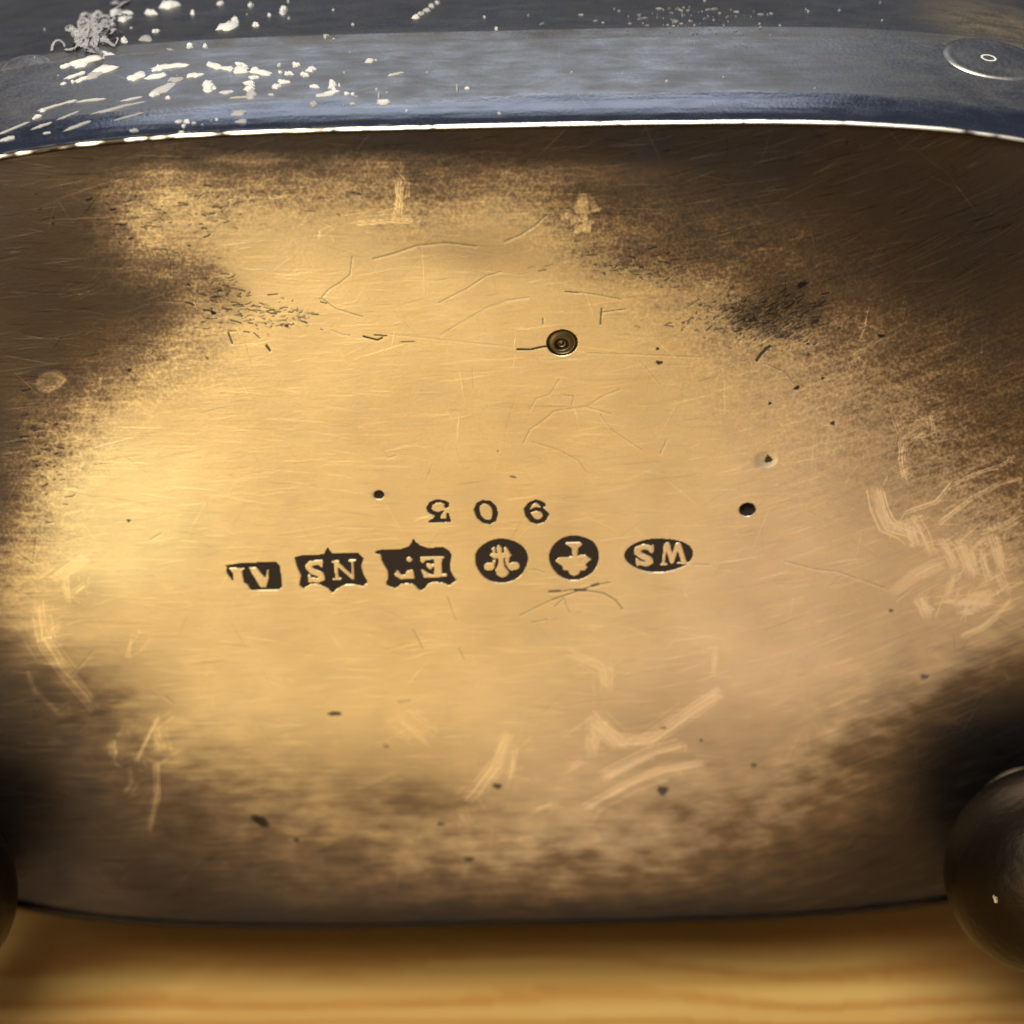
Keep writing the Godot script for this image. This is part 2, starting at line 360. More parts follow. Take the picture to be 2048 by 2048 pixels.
	# rubbed bright places
	for s in [
		[[Vector2(25.369, 3.793), Vector2(25.683, 2.564), Vector2(26.357, 1.225), Vector2(27.622, 0.723), Vector2(28.178, 0.234)], 0.5, 0.55], [[Vector2(27.580, 1.673), Vector2(28.097, 0.045)], 0.32, 0.5], [[Vector2(28.109, 1.756), Vector2(28.681, 0.890), Vector2(29.283, -0.554)], 0.4, 0.5], [[Vector2(30.053, 0.098), Vector2(31.128, -1.746)], 0.34, 0.5],
		[[Vector2(31.395, -0.027), Vector2(32.229, -2.251)], 0.5, 0.55], [[Vector2(32.228, -0.618), Vector2(32.682, -2.358)], 0.2, 0.5], [[Vector2(32.842, -0.440), Vector2(33.606, -2.861)], 0.18, 0.5], [[Vector2(33.589, 0.497), Vector2(34.368, -2.105)], 0.4, 0.5], [[Vector2(34.110, -2.292), Vector2(34.922, -3.859)], 0.3, 0.45],
		[[Vector2(29.893, 1.527), Vector2(32.014, 3.273), Vector2(33.980, 4.354), Vector2(35.373, 4.603)], 0.17, 0.45], [[Vector2(27.644, 2.238), Vector2(29.646, 2.949), Vector2(30.640, 4.240)], 0.22, 0.45], [[Vector2(30.814, 4.283), Vector2(31.927, 4.865), Vector2(33.907, 5.566), Vector2(34.752, 6.104)], 0.18, 0.45], [[Vector2(32.004, 5.050), Vector2(33.825, 5.475)], 0.14, 0.45],
		[[Vector2(27.162, 7.193), Vector2(27.215, 5.990), Vector2(27.488, 4.775)], 0.38, 0.45], [[Vector2(28.856, 9.265), Vector2(29.145, 7.794)], 0.34, 0.4], [[Vector2(27.675, 7.458), Vector2(28.354, 7.903), Vector2(28.568, 7.070)], 0.16, 0.4], [[Vector2(26.559, 9.041), Vector2(26.947, 8.117)], 0.18, 0.4], [[Vector2(27.285, 8.385), Vector2(28.141, 8.732)], 0.12, 0.4],
		[[Vector2(31.548, -4.613), Vector2(33.525, -4.559)], 0.5, 0.75], [[Vector2(32.147, -4.042), Vector2(33.677, -4.075)], 0.26, 0.65], [[Vector2(30.460, -4.443), Vector2(31.450, -4.465)], 0.2, 0.6], [[Vector2(28.834, -4.310), Vector2(29.326, -5.200)], 0.55, 0.65], [[Vector2(31.079, -2.516), Vector2(30.700, -3.864)], 0.33, 0.45], [[Vector2(31.492, -5.247), Vector2(32.930, -5.180)], 0.25, 0.6],
		[[Vector2(31.947, -7.026), Vector2(33.273, -6.463), Vector2(34.216, -5.600), Vector2(35.144, -4.545)], 0.3, 0.5], [[Vector2(33.128, 0.793), Vector2(34.344, 1.241), Vector2(35.025, 1.699)], 0.5, 0.35], [[Vector2(32.223, -0.522), Vector2(33.155, 0.316)], 0.16, 0.45], [[Vector2(27.090, -3.494), Vector2(28.300, -2.455), Vector2(29.871, -1.622)], 0.6, 0.3],
		[[Vector2(6.015, -12.968), Vector2(7.629, -14.638), Vector2(9.994, -14.525), Vector2(12.493, -12.621), Vector2(14.535, -11.208)], 0.75, 0.42], [[Vector2(6.015, -12.968), Vector2(5.847, -15.421)], 0.5, 0.3], [[Vector2(6.724, -17.427), Vector2(9.996, -15.677), Vector2(12.214, -15.066)], 0.45, 0.38], [[Vector2(5.512, -19.741), Vector2(8.509, -17.965), Vector2(10.741, -17.016), Vector2(13.709, -16.584)], 0.5, 0.4],
		[[Vector2(-0.348, -14.136), Vector2(-1.140, -16.260), Vector2(-2.998, -18.884)], 0.6, 0.38], [[Vector2(0.303, -14.807), Vector2(-0.126, -17.443)], 0.3, 0.35], [[Vector2(-3.730, -18.366), Vector2(-2.387, -18.395)], 0.5, 0.3], [[Vector2(-7.971, -12.500), Vector2(-6.400, -13.840)], 1.2, 0.25], [[Vector2(14.566, -7.688), Vector2(14.441, -9.438)], 0.2, 0.4], [[Vector2(4.602, -7.788), Vector2(6.777, -8.951), Vector2(6.916, -10.236)], 0.6, 0.22],
		[[Vector2(1.163, -20.151), Vector2(3.267, -19.692)], 0.25, 0.25], [[Vector2(-11.623, -17.859), Vector2(-8.599, -16.926)], 0.4, 0.2], [[Vector2(-3.631, -20.046), Vector2(-3.372, -21.404)], 0.45, 0.25], [[Vector2(0.664, -22.597), Vector2(1.870, -22.538)], 0.4, 0.25], [[Vector2(4.204, -16.542), Vector2(4.950, -16.227)], 0.4, 0.3],
		[[Vector2(-32.758, -3.650), Vector2(-32.690, -5.853), Vector2(-31.470, -8.265), Vector2(-29.664, -10.879)], 0.75, 0.4], [[Vector2(-33.984, -8.530), Vector2(-33.546, -9.986), Vector2(-32.092, -11.637), Vector2(-30.063, -12.006)], 0.25, 0.35], [[Vector2(-31.302, -1.348), Vector2(-30.309, -0.751), Vector2(-29.305, -0.003)], 0.5, 0.35], [[Vector2(-30.784, -1.204), Vector2(-30.661, -2.915)], 0.35, 0.35], [[Vector2(-32.208, -5.390), Vector2(-31.421, -4.777)], 0.4, 0.3], [[Vector2(-30.344, -2.610), Vector2(-29.414, -1.931)], 0.2, 0.3],
		[[Vector2(-25.083, -12.147), Vector2(-25.909, -13.677), Vector2(-26.828, -15.413)], 0.22, 0.5], [[Vector2(-25.186, -12.337), Vector2(-25.215, -14.861)], 0.4, 0.45], [[Vector2(-25.523, -15.833), Vector2(-25.645, -18.198), Vector2(-26.530, -21.176)], 0.24, 0.6], [[Vector2(-28.553, -13.814), Vector2(-28.499, -15.180)], 0.34, 0.4], [[Vector2(-28.445, -15.573), Vector2(-28.040, -15.975)], 0.2, 0.4], [[Vector2(-27.352, -16.186), Vector2(-27.277, -17.371), Vector2(-27.875, -18.150)], 0.3, 0.4], [[Vector2(-26.466, -5.845), Vector2(-26.905, -7.339)], 0.12, 0.3],
		[[Vector2(-6.310, 25.934), Vector2(-6.343, 25.125), Vector2(-6.495, 24.043)], 0.3, 0.75], [[Vector2(-6.090, 27.405), Vector2(-6.192, 26.201)], 0.14, 0.35], [[Vector2(-9.155, 23.352), Vector2(-7.191, 23.514), Vector2(-5.711, 23.413)], 0.3, 0.4], [[Vector2(-11.706, 22.381), Vector2(-11.548, 22.789)], 0.14, 0.4],
		[[Vector2(-31.169, 24.037), Vector2(-28.207, 25.332), Vector2(-25.716, 26.088), Vector2(-23.531, 26.512)], 0.12, 0.3], [[Vector2(-32.233, 19.088), Vector2(-30.197, 18.931), Vector2(-29.103, 18.922)], 0.1, 0.35], [[Vector2(-28.070, 18.997), Vector2(-27.661, 18.988)], 0.26, 0.7], [[Vector2(-27.390, 18.954), Vector2(-27.183, 18.978)], 0.22, 0.6], [[Vector2(-29.035, 18.920), Vector2(-28.830, 18.916)], 0.2, 0.6],
		[[Vector2(24.313, 16.729), Vector2(24.128, 15.463), Vector2(23.848, 14.672)], 0.16, 0.45], [[Vector2(25.430, 21.396), Vector2(24.418, 20.023)], 0.12, 0.35], [[Vector2(23.063, 12.761), Vector2(24.789, 14.331)], 0.12, 0.35], [[Vector2(13.439, 18.700), Vector2(14.517, 18.362)], 0.2, 0.35], [[Vector2(16.014, 20.517), Vector2(17.226, 20.956), Vector2(18.902, 20.919)], 0.12, 0.35], [[Vector2(19.424, 21.373), Vector2(19.940, 21.979)], 0.14, 0.35], [[Vector2(26.888, 17.620), Vector2(26.593, 15.569)], 0.1, 0.3],
	]:
		scuff(rub, s[0], s[1] * 1.25, s[2])
		for k in 5:       # frayed sides
			var p: Vector2 = s[0][rng.randi() % s[0].size()]
			var a := rng.randf_range(-0.4, 1.0)
			stroke(rub, [p + Vector2(rng.randfn(0, 0.5), rng.randfn(0, 0.4)), p + Vector2(cos(a), sin(a)) * rng.randf_range(0.3, 1.6)], rng.randf_range(0.05, 0.09), s[2] * 0.5, 0.7)
	# oval solder marks and the pale patch near the top
	blob(rub, [Vector2(-30.328, 12.895)][0], 1.25, 0.78, -0.35, 0.36, 0.25)
	blob(more, [Vector2(-30.305, 12.790)][0], 0.7, 0.4, -0.35, 0.12, 0.5)
	for k in 26:
		blob(rub, [Vector2(5.510, 23.620)][0] + Vector2(rng.randfn(0, 0.5), rng.randfn(0, 0.55)), rng.randf_range(0.2, 0.6), rng.randf_range(0.2, 0.5), rng.randf() * 3.0, rng.randf_range(0.2, 0.42), 0.5)
	# drifts of brown film, dark strips along the rim, shading painted beside the feet
	for b in [[[Vector2(-17.909, 18.509)], 2.6, 1.7, 0.2, 0.28], [[Vector2(-18.855, 19.958)], 2.0, 1.2, 0.0, 0.14], [[Vector2(18.807, 17.708)], 4.5, 2.4, 0.5, 0.34], [[Vector2(16.735, 16.313)], 3.0, 1.8, 0.4, 0.22], [[Vector2(-11.658, 24.027)], 17.0, 6.0, 0.0, 0.14], [[Vector2(-20.891, 20.714)], 8.0, 5.0, 0.0, 0.18], [[Vector2(-1.386, 21.349)], 8.0, 2.6, 0.1, 0.2], [[Vector2(10.060, 20.746)], 9.0, 2.6, -0.1, 0.24],
		[[Vector2(-7.097, -19.004)], 12.0, 3.0, 0.05, 0.2], [[Vector2(10.891, -20.257)], 8.0, 3.0, 0.1, 0.15], [[Vector2(25.570, -3.595)], 15.0, 11.0, 0.3, 0.08], [[Vector2(12.765, -14.765)], 17.0, 8.0, 0.1, 0.20], [[Vector2(-10.100, -17.655)], 20.0, 7.0, 0.1, 0.2], [[Vector2(27.695, 6.455)], 9.0, 9.0, 0.3, 0.14], [[Vector2(-29.726, -2.787)], 4.0, 3.0, 0.0, 0.16], [[Vector2(-28.499, -9.704)], 8.0, 6.0, 0.0, 0.26], [[Vector2(28.391, 21.755)], 13.0, 8.0, 0.3, 0.42], [[Vector2(1.061, 28.499)], 60.0, 2.2, 0.0, 0.7], [[Vector2(19.274, 26.805)], 14.0, 4.5, 0.1, 0.4], [[Vector2(-0.212, -29.802)], 60.0, 3.3, 0.0, 0.75], [[Vector2(-35.682, -20.973)], 9.0, 8.0, 0.5, 0.3],
		[[Vector2(30.677, -25.484)], 12.0, 6.0, -0.3, 0.45], [[Vector2(-24.930, -26.485)], 9.0, 3.4, 0.3, 0.4], [[Vector2(-30.004, 20.202)], 8.0, 9.0, 0.0, 0.35], [[Vector2(34.969, -19.493)], 9.0, 8.0, 0.0, 0.5], [[Vector2(34.969, -19.493)], 7.0, 7.0, 0.0, 0.4], [[Vector2(4.327, -24.029)], 3.0, 1.0, 0.0, 0.2], [[Vector2(-12.651, -22.783)], 4.0, 2.0, 0.0, 0.15]]:
		blob(more, b[0][0], b[1], b[2], b[3], b[4], 1.0, true)
	# paler clouds in the dark film below and above
	for b in [[[Vector2(-35.224, -24.046)], 2.4, 2.0, 0.0, 0.14], [[Vector2(-31.041, -25.020)], 3.0, 1.8, 0.6, 0.15], [[Vector2(-28.437, -26.409)], 2.0, 1.0, 0.5, 0.12], [[Vector2(-8.055, 27.402)], 7.0, 0.8, 0.0, 0.3], [[Vector2(-15.907, 27.642)], 4.5, 0.7, 0.0, 0.42], [[Vector2(30.394, -27.692)], 3.5, 1.2, -0.3, 0.1], [[Vector2(25.795, -19.293)], 5.0, 3.0, 0.0, 0.1], [[Vector2(5.600, 26.074)], 9.0, 1.2, 0.0, 0.16]]:
		blob(rub, b[0][0], b[1], b[2], b[3], b[4], 0.7, true)
	# hairlines from years of polishing
	for k in 8000:
		var p := Vector2(rng.randf_range(-38, 38), rng.randf_range(-29, 29))
		var a := rng.randfn(0.02, 0.12) + clampf((p.x - 6.0) / 22.0, 0.0, 1.0) * 0.4
		if rng.randf() < 0.12:
			a = rng.randf() * PI
		var l := rng.randf_range(0.4, 4.5)
		var q := pix(p)
		var s := rng.randf_range(-0.36, 0.5) * (1.5 if rng.randf() < 0.1 else 0.8)
		var steps := int(l * PX)
		var bend := rng.randf_range(-0.004, 0.004)
		for i in steps:
			q += Vector2(cos(a), -sin(a))
			a += bend * 0.2
			var x := int(q.x)
			var y := int(q.y)
			if x > 0 and y > 0 and x < TW - 1 and y < TH - 1:
				var f := s * sin(PI * i / steps)
				fine[y * TW + x] += f
				fine[(y + 1) * TW + x] += f * 0.5

# ---------------------------------------------------------------- stamped marks

func inside_stroke(p: Vector2, s: Array) -> bool:
	for k in s.size() - 1:
		var a := Vector2(s[k].x, s[k].y)
		var b := Vector2(s[k + 1].x, s[k + 1].y)
		var d := b - a
		var t := clampf((p - a).dot(d) / maxf(d.length_squared(), 1e-6), 0.0, 1.0)
		if p.distance_to(a + d * t) < lerpf(s[k].z, s[k + 1].z, t) * 1.08:
			return true
	return false

func ring(c: Vector2, rx: float, ry: float, count := 48, wob := 0.0) -> PackedVector2Array:
	var r := PackedVector2Array()
	for k in count:
		var a := TAU * k / count
		r.append(c + Vector2(cos(a) * rx, sin(a) * ry) * (1.0 + wob * sin(a * 5.0 + c.x) * 0.5 + wob * sin(a * 3.0)))
	return r

# outline: what is punched in; letters: what stands up inside it (polygons, strokes with a radius at each point)
func stamp(who: String, outline: PackedVector2Array, polys: Array, strokes: Array, grooves: Array = []) -> void:
	var box := Rect2(outline[0] if outline.size() else Vector2(grooves[0][0].x, grooves[0][0].y), Vector2.ZERO)
	for p in outline:
		box = box.expand(p)
	for g in grooves:
		for p in g:
			box = box.expand(Vector2(p.x, p.y))
	box = box.grow(0.25)
	var st := 0.025
	var w := int(box.size.x / st) + 2
	var h := int(box.size.y / st) + 2
	var f := PackedFloat32Array()
	f.resize(w * h)
	var packed := []
	for p in polys:
		packed.append(PackedVector2Array(p))
	for y in h:
		for x in w:
			var p := box.position + Vector2(x, y) * st
			var on := outline.size() > 0 and Geometry2D.is_point_in_polygon(p, outline)
			if on:
				for q in packed:
					if Geometry2D.is_point_in_polygon(p, q):
						on = false
						break
			if on:
				for s in strokes:
					if inside_stroke(p, s):
						on = false
						break
			if not on:
				for g in grooves:
					if inside_stroke(p, g):
						on = true
						break
			f[y * w + x] = 1.0 if on else 0.0
	# soften the walls a little
	for pass_ in 2:
		var g2 := f.duplicate()
		for y in range(1, h - 1):
			for x in range(1, w - 1):
				var i := y * w + x
				g2[i] = (f[i] * 2.0 + f[i - 1] + f[i + 1] + f[i - w] + f[i + w]) / 6.0
		f = g2
	fields.append({"box": box, "st": st, "w": w, "h": h, "f": f, "who": who, "outline": outline, "full": outline.size() > 0})

func field_at(d: Dictionary, p: Vector2) -> float:
	var q: Vector2 = (p - d.box.position) / d.st
	var x := int(q.x)
	var y := int(q.y)
	if q.x < 0.0 or q.y < 0.0 or x >= d.w - 1 or y >= d.h - 1:
		return 0.0
	var fx := q.x - x
	var fy := q.y - y
	var f: PackedFloat32Array = d.f
	var i: int = y * d.w + x
	return lerpf(lerpf(f[i], f[i + 1], fx), lerpf(f[i + d.w], f[i + d.w + 1], fx), fy)

func stamps() -> void:
	stamp("hallmark", PackedVector2Array([Vector2(-19.528, -0.671), Vector2(-18.484, -0.509), Vector2(-15.942, -0.440), Vector2(-15.702, -0.731), Vector2(-15.625, -2.310), Vector2(-15.897, -2.527), Vector2(-17.840, -2.494), Vector2(-17.988, -2.118), Vector2(-18.234, -1.927), Vector2(-18.317, -1.229), Vector2(-19.004, -1.817), Vector2(-19.160, -1.582), Vector2(-19.429, -1.112), Vector2(-19.314, -0.698)]),
		[[Vector2(-19.321, -0.791), Vector2(-18.077, -0.864), Vector2(-18.305, -1.044), Vector2(-18.453, -1.969), Vector2(-19.029, -1.863), Vector2(-18.984, -1.215)], [Vector2(-17.899, -0.776), Vector2(-17.301, -0.835), Vector2(-16.749, -1.634), Vector2(-16.579, -0.989), Vector2(-16.471, -0.992), Vector2(-16.515, -1.686), Vector2(-16.729, -2.355), Vector2(-17.139, -2.346)]], [])
	stamp("hallmark", PackedVector2Array([Vector2(-14.621, -0.131), Vector2(-14.166, -0.007), Vector2(-12.553, 0.054), Vector2(-12.311, 0.566), Vector2(-12.047, 0.139), Vector2(-10.225, 0.099), Vector2(-9.850, -0.293), Vector2(-10.058, -0.904), Vector2(-9.942, -1.485), Vector2(-9.646, -2.071), Vector2(-9.984, -2.393), Vector2(-10.605, -2.205), Vector2(-11.236, -2.230), Vector2(-11.789, -2.509), Vector2(-12.130, -2.832), Vector2(-12.419, -2.495), Vector2(-13.030, -2.152), Vector2(-13.566, -2.082), Vector2(-14.126, -2.458), Vector2(-14.417, -2.199), Vector2(-14.251, -1.487), Vector2(-14.481, -0.807)]),
		[], [[Vector3(-12.820, -0.748, 0.119), Vector3(-12.981, -0.536, 0.162), Vector3(-13.543, -0.593, 0.179), Vector3(-13.752, -0.866, 0.196), Vector3(-13.447, -1.197, 0.213), Vector3(-12.901, -1.440, 0.213), Vector3(-12.787, -1.721, 0.187), Vector3(-13.141, -1.899, 0.162), Vector3(-13.610, -1.796, 0.153), Vector3(-13.686, -1.608, 0.111)], [Vector3(-12.784, -0.472, 0.102), Vector3(-12.804, -0.841, 0.085)], [Vector3(-13.681, -1.516, 0.085), Vector3(-13.661, -1.934, 0.111)],
		[Vector3(-11.831, -0.519, 0.124), Vector3(-11.768, -1.735, 0.124)], [Vector3(-10.664, -0.467, 0.089), Vector3(-10.655, -1.759, 0.071)], [Vector3(-11.797, -0.558, 0.142), Vector3(-10.690, -1.739, 0.124)], [Vector3(-12.010, -0.515, 0.071), Vector3(-11.614, -0.485, 0.071)], [Vector3(-12.042, -1.825, 0.071), Vector3(-11.519, -1.798, 0.071)], [Vector3(-10.861, -0.463, 0.071), Vector3(-10.430, -0.434, 0.071)]])
	stamp("hallmark", PackedVector2Array([Vector2(-9.039, 0.140), Vector2(-8.891, 0.251), Vector2(-8.495, 0.319), Vector2(-7.208, 0.330), Vector2(-6.701, 0.510), Vector2(-6.477, 0.772), Vector2(-6.358, 1.075), Vector2(-6.190, 0.804), Vector2(-5.913, 0.569), Vector2(-5.421, 0.367), Vector2(-4.347, 0.420), Vector2(-3.928, 0.143), Vector2(-3.760, -0.205), Vector2(-3.867, -0.741), Vector2(-3.869, -1.357), Vector2(-3.702, -1.747), Vector2(-3.496, -2.060), Vector2(-3.975, -2.437), Vector2(-4.436, -2.234), Vector2(-4.972, -2.144), Vector2(-5.407, -2.251), Vector2(-5.707, -2.594), Vector2(-5.966, -2.782), Vector2(-6.176, -2.622), Vector2(-6.416, -2.307), Vector2(-6.880, -2.219), Vector2(-7.312, -2.248), Vector2(-7.758, -2.588), Vector2(-8.287, -2.343), Vector2(-8.351, -2.148), Vector2(-8.214, -1.880), Vector2(-8.205, -1.262), Vector2(-8.602, -0.484), Vector2(-8.653, -0.022), Vector2(-8.973, 0.023)]),
		[[Vector2(-4.982, -0.371), Vector2(-4.429, -0.421), Vector2(-4.469, -1.614), Vector2(-5.026, -1.640)], [Vector2(-5.925, -0.235), Vector2(-4.280, -0.252), Vector2(-4.287, -0.443), Vector2(-5.165, -0.501), Vector2(-5.597, -0.568), Vector2(-5.784, -0.776), Vector2(-5.938, -0.580)], [Vector2(-5.925, -1.196), Vector2(-5.625, -1.319), Vector2(-5.381, -1.517), Vector2(-5.026, -1.640), Vector2(-4.126, -1.544), Vector2(-4.134, -1.795), Vector2(-5.751, -1.837)], [Vector2(-5.550, -0.742), Vector2(-5.016, -0.831), Vector2(-4.950, -0.986), Vector2(-5.115, -1.098), Vector2(-5.283, -1.287), Vector2(-5.558, -0.973)], [Vector2(-6.463, -1.185), Vector2(-6.363, -1.863), Vector2(-7.371, -1.918), Vector2(-7.807, -1.599), Vector2(-7.555, -1.142), Vector2(-7.319, -1.532), Vector2(-7.034, -1.577), Vector2(-6.951, -1.290)]], [[Vector3(-6.739, -0.447, 0.163), Vector3(-6.650, -0.469, 0.163)]])
	stamp("hallmark", ring([Vector2(-0.319, -0.662)][0], 365.0 / 6.9 / 29.2, 330.0 / 6.9 / 29.2, 48, 0.02),
		[[Vector2(-1.185, -0.240), Vector2(-0.956, -0.100), Vector2(0.245, -0.100), Vector2(0.415, -0.302), Vector2(0.185, -0.523), Vector2(-0.916, -0.498)], [Vector2(-0.607, -0.145), Vector2(-0.646, 0.311), Vector2(-0.465, 0.548), Vector2(-0.261, 0.303), Vector2(-0.297, -0.152)], [Vector2(-0.932, -0.138), Vector2(-0.986, 0.292), Vector2(-0.745, 0.356), Vector2(-0.697, -0.143)], [Vector2(-0.142, -0.156), Vector2(-0.131, 0.311), Vector2(0.089, 0.306), Vector2(0.318, -0.166)], [Vector2(-0.539, -0.442), Vector2(-0.189, -0.450), Vector2(-0.103, -1.098), Vector2(0.198, -1.536), Vector2(0.056, -1.814), Vector2(-0.299, -1.969), Vector2(-0.656, -1.744), Vector2(-0.778, -1.407), Vector2(-0.577, -0.979)], [Vector2(-0.091, -0.559), Vector2(0.246, -0.486), Vector2(0.188, -0.835), Vector2(0.428, -0.894), Vector2(0.167, -1.319), Vector2(-0.026, -0.992)], [Vector2(-0.919, -0.595), Vector2(-0.657, -0.574), Vector2(-0.829, -1.028), Vector2(-0.927, -0.918)]],
		[[Vector3(-1.258, -1.116, 0.273), Vector3(-1.081, -1.087, 0.273)], [Vector3(0.372, -1.135, 0.273), Vector3(0.649, -1.087, 0.273)]])
	stamp("hallmark", ring([Vector2(4.717, -0.557)][0], 345.0 / 6.9 / 29.2, 332.0 / 6.9 / 29.2, 48, 0.015),
		[[Vector2(4.079, 0.465), Vector2(4.206, 0.590), Vector2(5.204, 0.569), Vector2(5.342, 0.421), Vector2(4.999, 0.124), Vector2(4.953, -0.455), Vector2(5.295, -0.344), Vector2(5.544, -0.403), Vector2(5.917, -0.717), Vector2(5.639, -0.954), Vector2(5.487, -1.112), Vector2(5.646, -1.277), Vector2(5.433, -1.553), Vector2(5.132, -1.546), Vector2(5.029, -1.814), Vector2(4.676, -1.942), Vector2(4.376, -1.800), Vector2(4.279, -1.528), Vector2(3.929, -1.455), Vector2(3.882, -1.185), Vector2(3.436, -0.852), Vector2(3.377, -0.743), Vector2(3.691, -0.497), Vector2(4.603, -0.474), Vector2(4.549, 0.091), Vector2(4.401, 0.255)]], [])
	stamp("hallmark", ring([Vector2(10.578, -0.512)][0], 665.0 / 9.66 / 29.2, 352.0 / 9.66 / 29.2, 48, 0.02),
		[], [[Vector3(10.059, -0.213, 0.142), Vector3(9.952, 0.038, 0.170), Vector3(9.523, 0.143, 0.177), Vector3(9.077, -0.039, 0.199), Vector3(9.059, -0.287, 0.199), Vector3(9.416, -0.544, 0.213), Vector3(9.881, -0.785, 0.213), Vector3(9.989, -0.979, 0.206), Vector3(9.702, -1.165, 0.170), Vector3(9.273, -1.079, 0.156), Vector3(9.094, -0.883, 0.128)], [Vector3(10.148, 0.206, 0.078), Vector3(10.148, -0.177, 0.078)], [Vector3(9.023, -0.804, 0.085), Vector3(9.094, -1.229, 0.085)],
		[Vector3(11.022, 0.187, 0.128), Vector3(10.883, -1.114, 0.106)], [Vector3(11.164, 0.260, 0.177), Vector3(11.473, -1.012, 0.149)], [Vector3(11.842, 0.207, 0.156), Vector3(11.491, -1.012, 0.142)], [Vector3(11.949, 0.205, 0.177), Vector3(12.315, -1.068, 0.177)], [Vector3(10.705, -1.214, 0.071), Vector3(11.099, -1.203, 0.071)], [Vector3(11.886, -1.136, 0.071), Vector3(12.566, -1.143, 0.071)]])
	stamp("numeral", PackedVector2Array(), [], [], [[Vector3(-3.998, 3.435, 0.129), Vector3(-3.933, 3.608, 0.099), Vector3(-4.236, 3.757, 0.089), Vector3(-4.681, 3.798, 0.089), Vector3(-5.033, 3.642, 0.119), Vector3(-5.203, 3.335, 0.149), Vector3(-5.143, 3.080, 0.129), Vector3(-4.811, 2.888, 0.129), Vector3(-4.564, 2.845, 0.129), Vector3(-4.234, 3.071, 0.035)], [Vector3(-4.539, 2.855, 0.129), Vector3(-4.648, 2.593, 0.169), Vector3(-4.828, 2.411, 0.139), Vector3(-5.180, 2.313, 0.050)], [Vector3(-5.180, 2.313, 0.055), Vector3(-4.331, 2.385, 0.119), Vector3(-3.834, 2.374, 0.089)], [Vector3(-3.943, 2.842, 0.069), Vector3(-3.884, 2.364, 0.119)]])
	stamp("numeral", PackedVector2Array(), [], [], [[Vector3(-1.511, 3.676, 0.109), Vector3(-1.065, 3.635, 0.109), Vector3(-0.751, 3.301, 0.139), Vector3(-0.664, 2.824, 0.159), Vector3(-0.775, 2.349, 0.139), Vector3(-1.053, 2.186, 0.119), Vector3(-1.449, 2.247, 0.119), Vector3(-1.788, 2.583, 0.139), Vector3(-1.948, 3.116, 0.149), Vector3(-1.813, 3.509, 0.129), Vector3(-1.511, 3.676, 0.109)]])
	stamp("numeral", PackedVector2Array(), [], [], [[Vector3(2.599, 3.376, 0.169), Vector3(2.429, 3.548, 0.119), Vector3(2.108, 3.650, 0.089), Vector3(1.758, 3.484, 0.119), Vector3(1.502, 3.093, 0.169), Vector3(1.594, 2.668, 0.179), Vector3(1.860, 2.265, 0.149), Vector3(2.230, 2.125, 0.129), Vector3(2.655, 2.274, 0.149), Vector3(2.826, 2.668, 0.169), Vector3(2.543, 3.007, 0.139), Vector3(2.098, 3.070, 0.109), Vector3(1.697, 2.904, 0.089)]])
	# round holes and a drilled rivet: centre, half axes, depth, id name
	pits = [
		{"p": [Vector2(4.091, 14.844)][0], "rx": 1.06, "ry": 0.92, "who": "rivet"},
		{"p": [Vector2(-8.588, 4.352)][0], "rx": 0.36, "ry": 0.33, "who": "punch_dot"},
		{"p": [Vector2(17.861, 6.334)][0], "rx": 0.82, "ry": 0.66, "who": "dent"},
		{"p": [Vector2(16.636, 2.711)][0], "rx": 0.58, "ry": 0.5, "who": "drill_hole"},
	]

# ---------------------------------------------------------------- the base plate as a fine grid

func bulge(u: float, v: float) -> float:
	return -0.5 - 0.5 * pow(u / A, 2) + 0.3 * pow(v / B, 2)

func lines(lo: float, hi: float, spans: Array, coarse: float, fine_: float) -> PackedFloat32Array:
	var r := PackedFloat32Array()
	var x := lo
	while x < hi - 1e-4:
		r.append(x)
		var st := coarse
		for s in spans:
			if x >= s[0] - coarse and x < s[1]:
				st = fine_
		x += st
	r.append(hi)
	return r

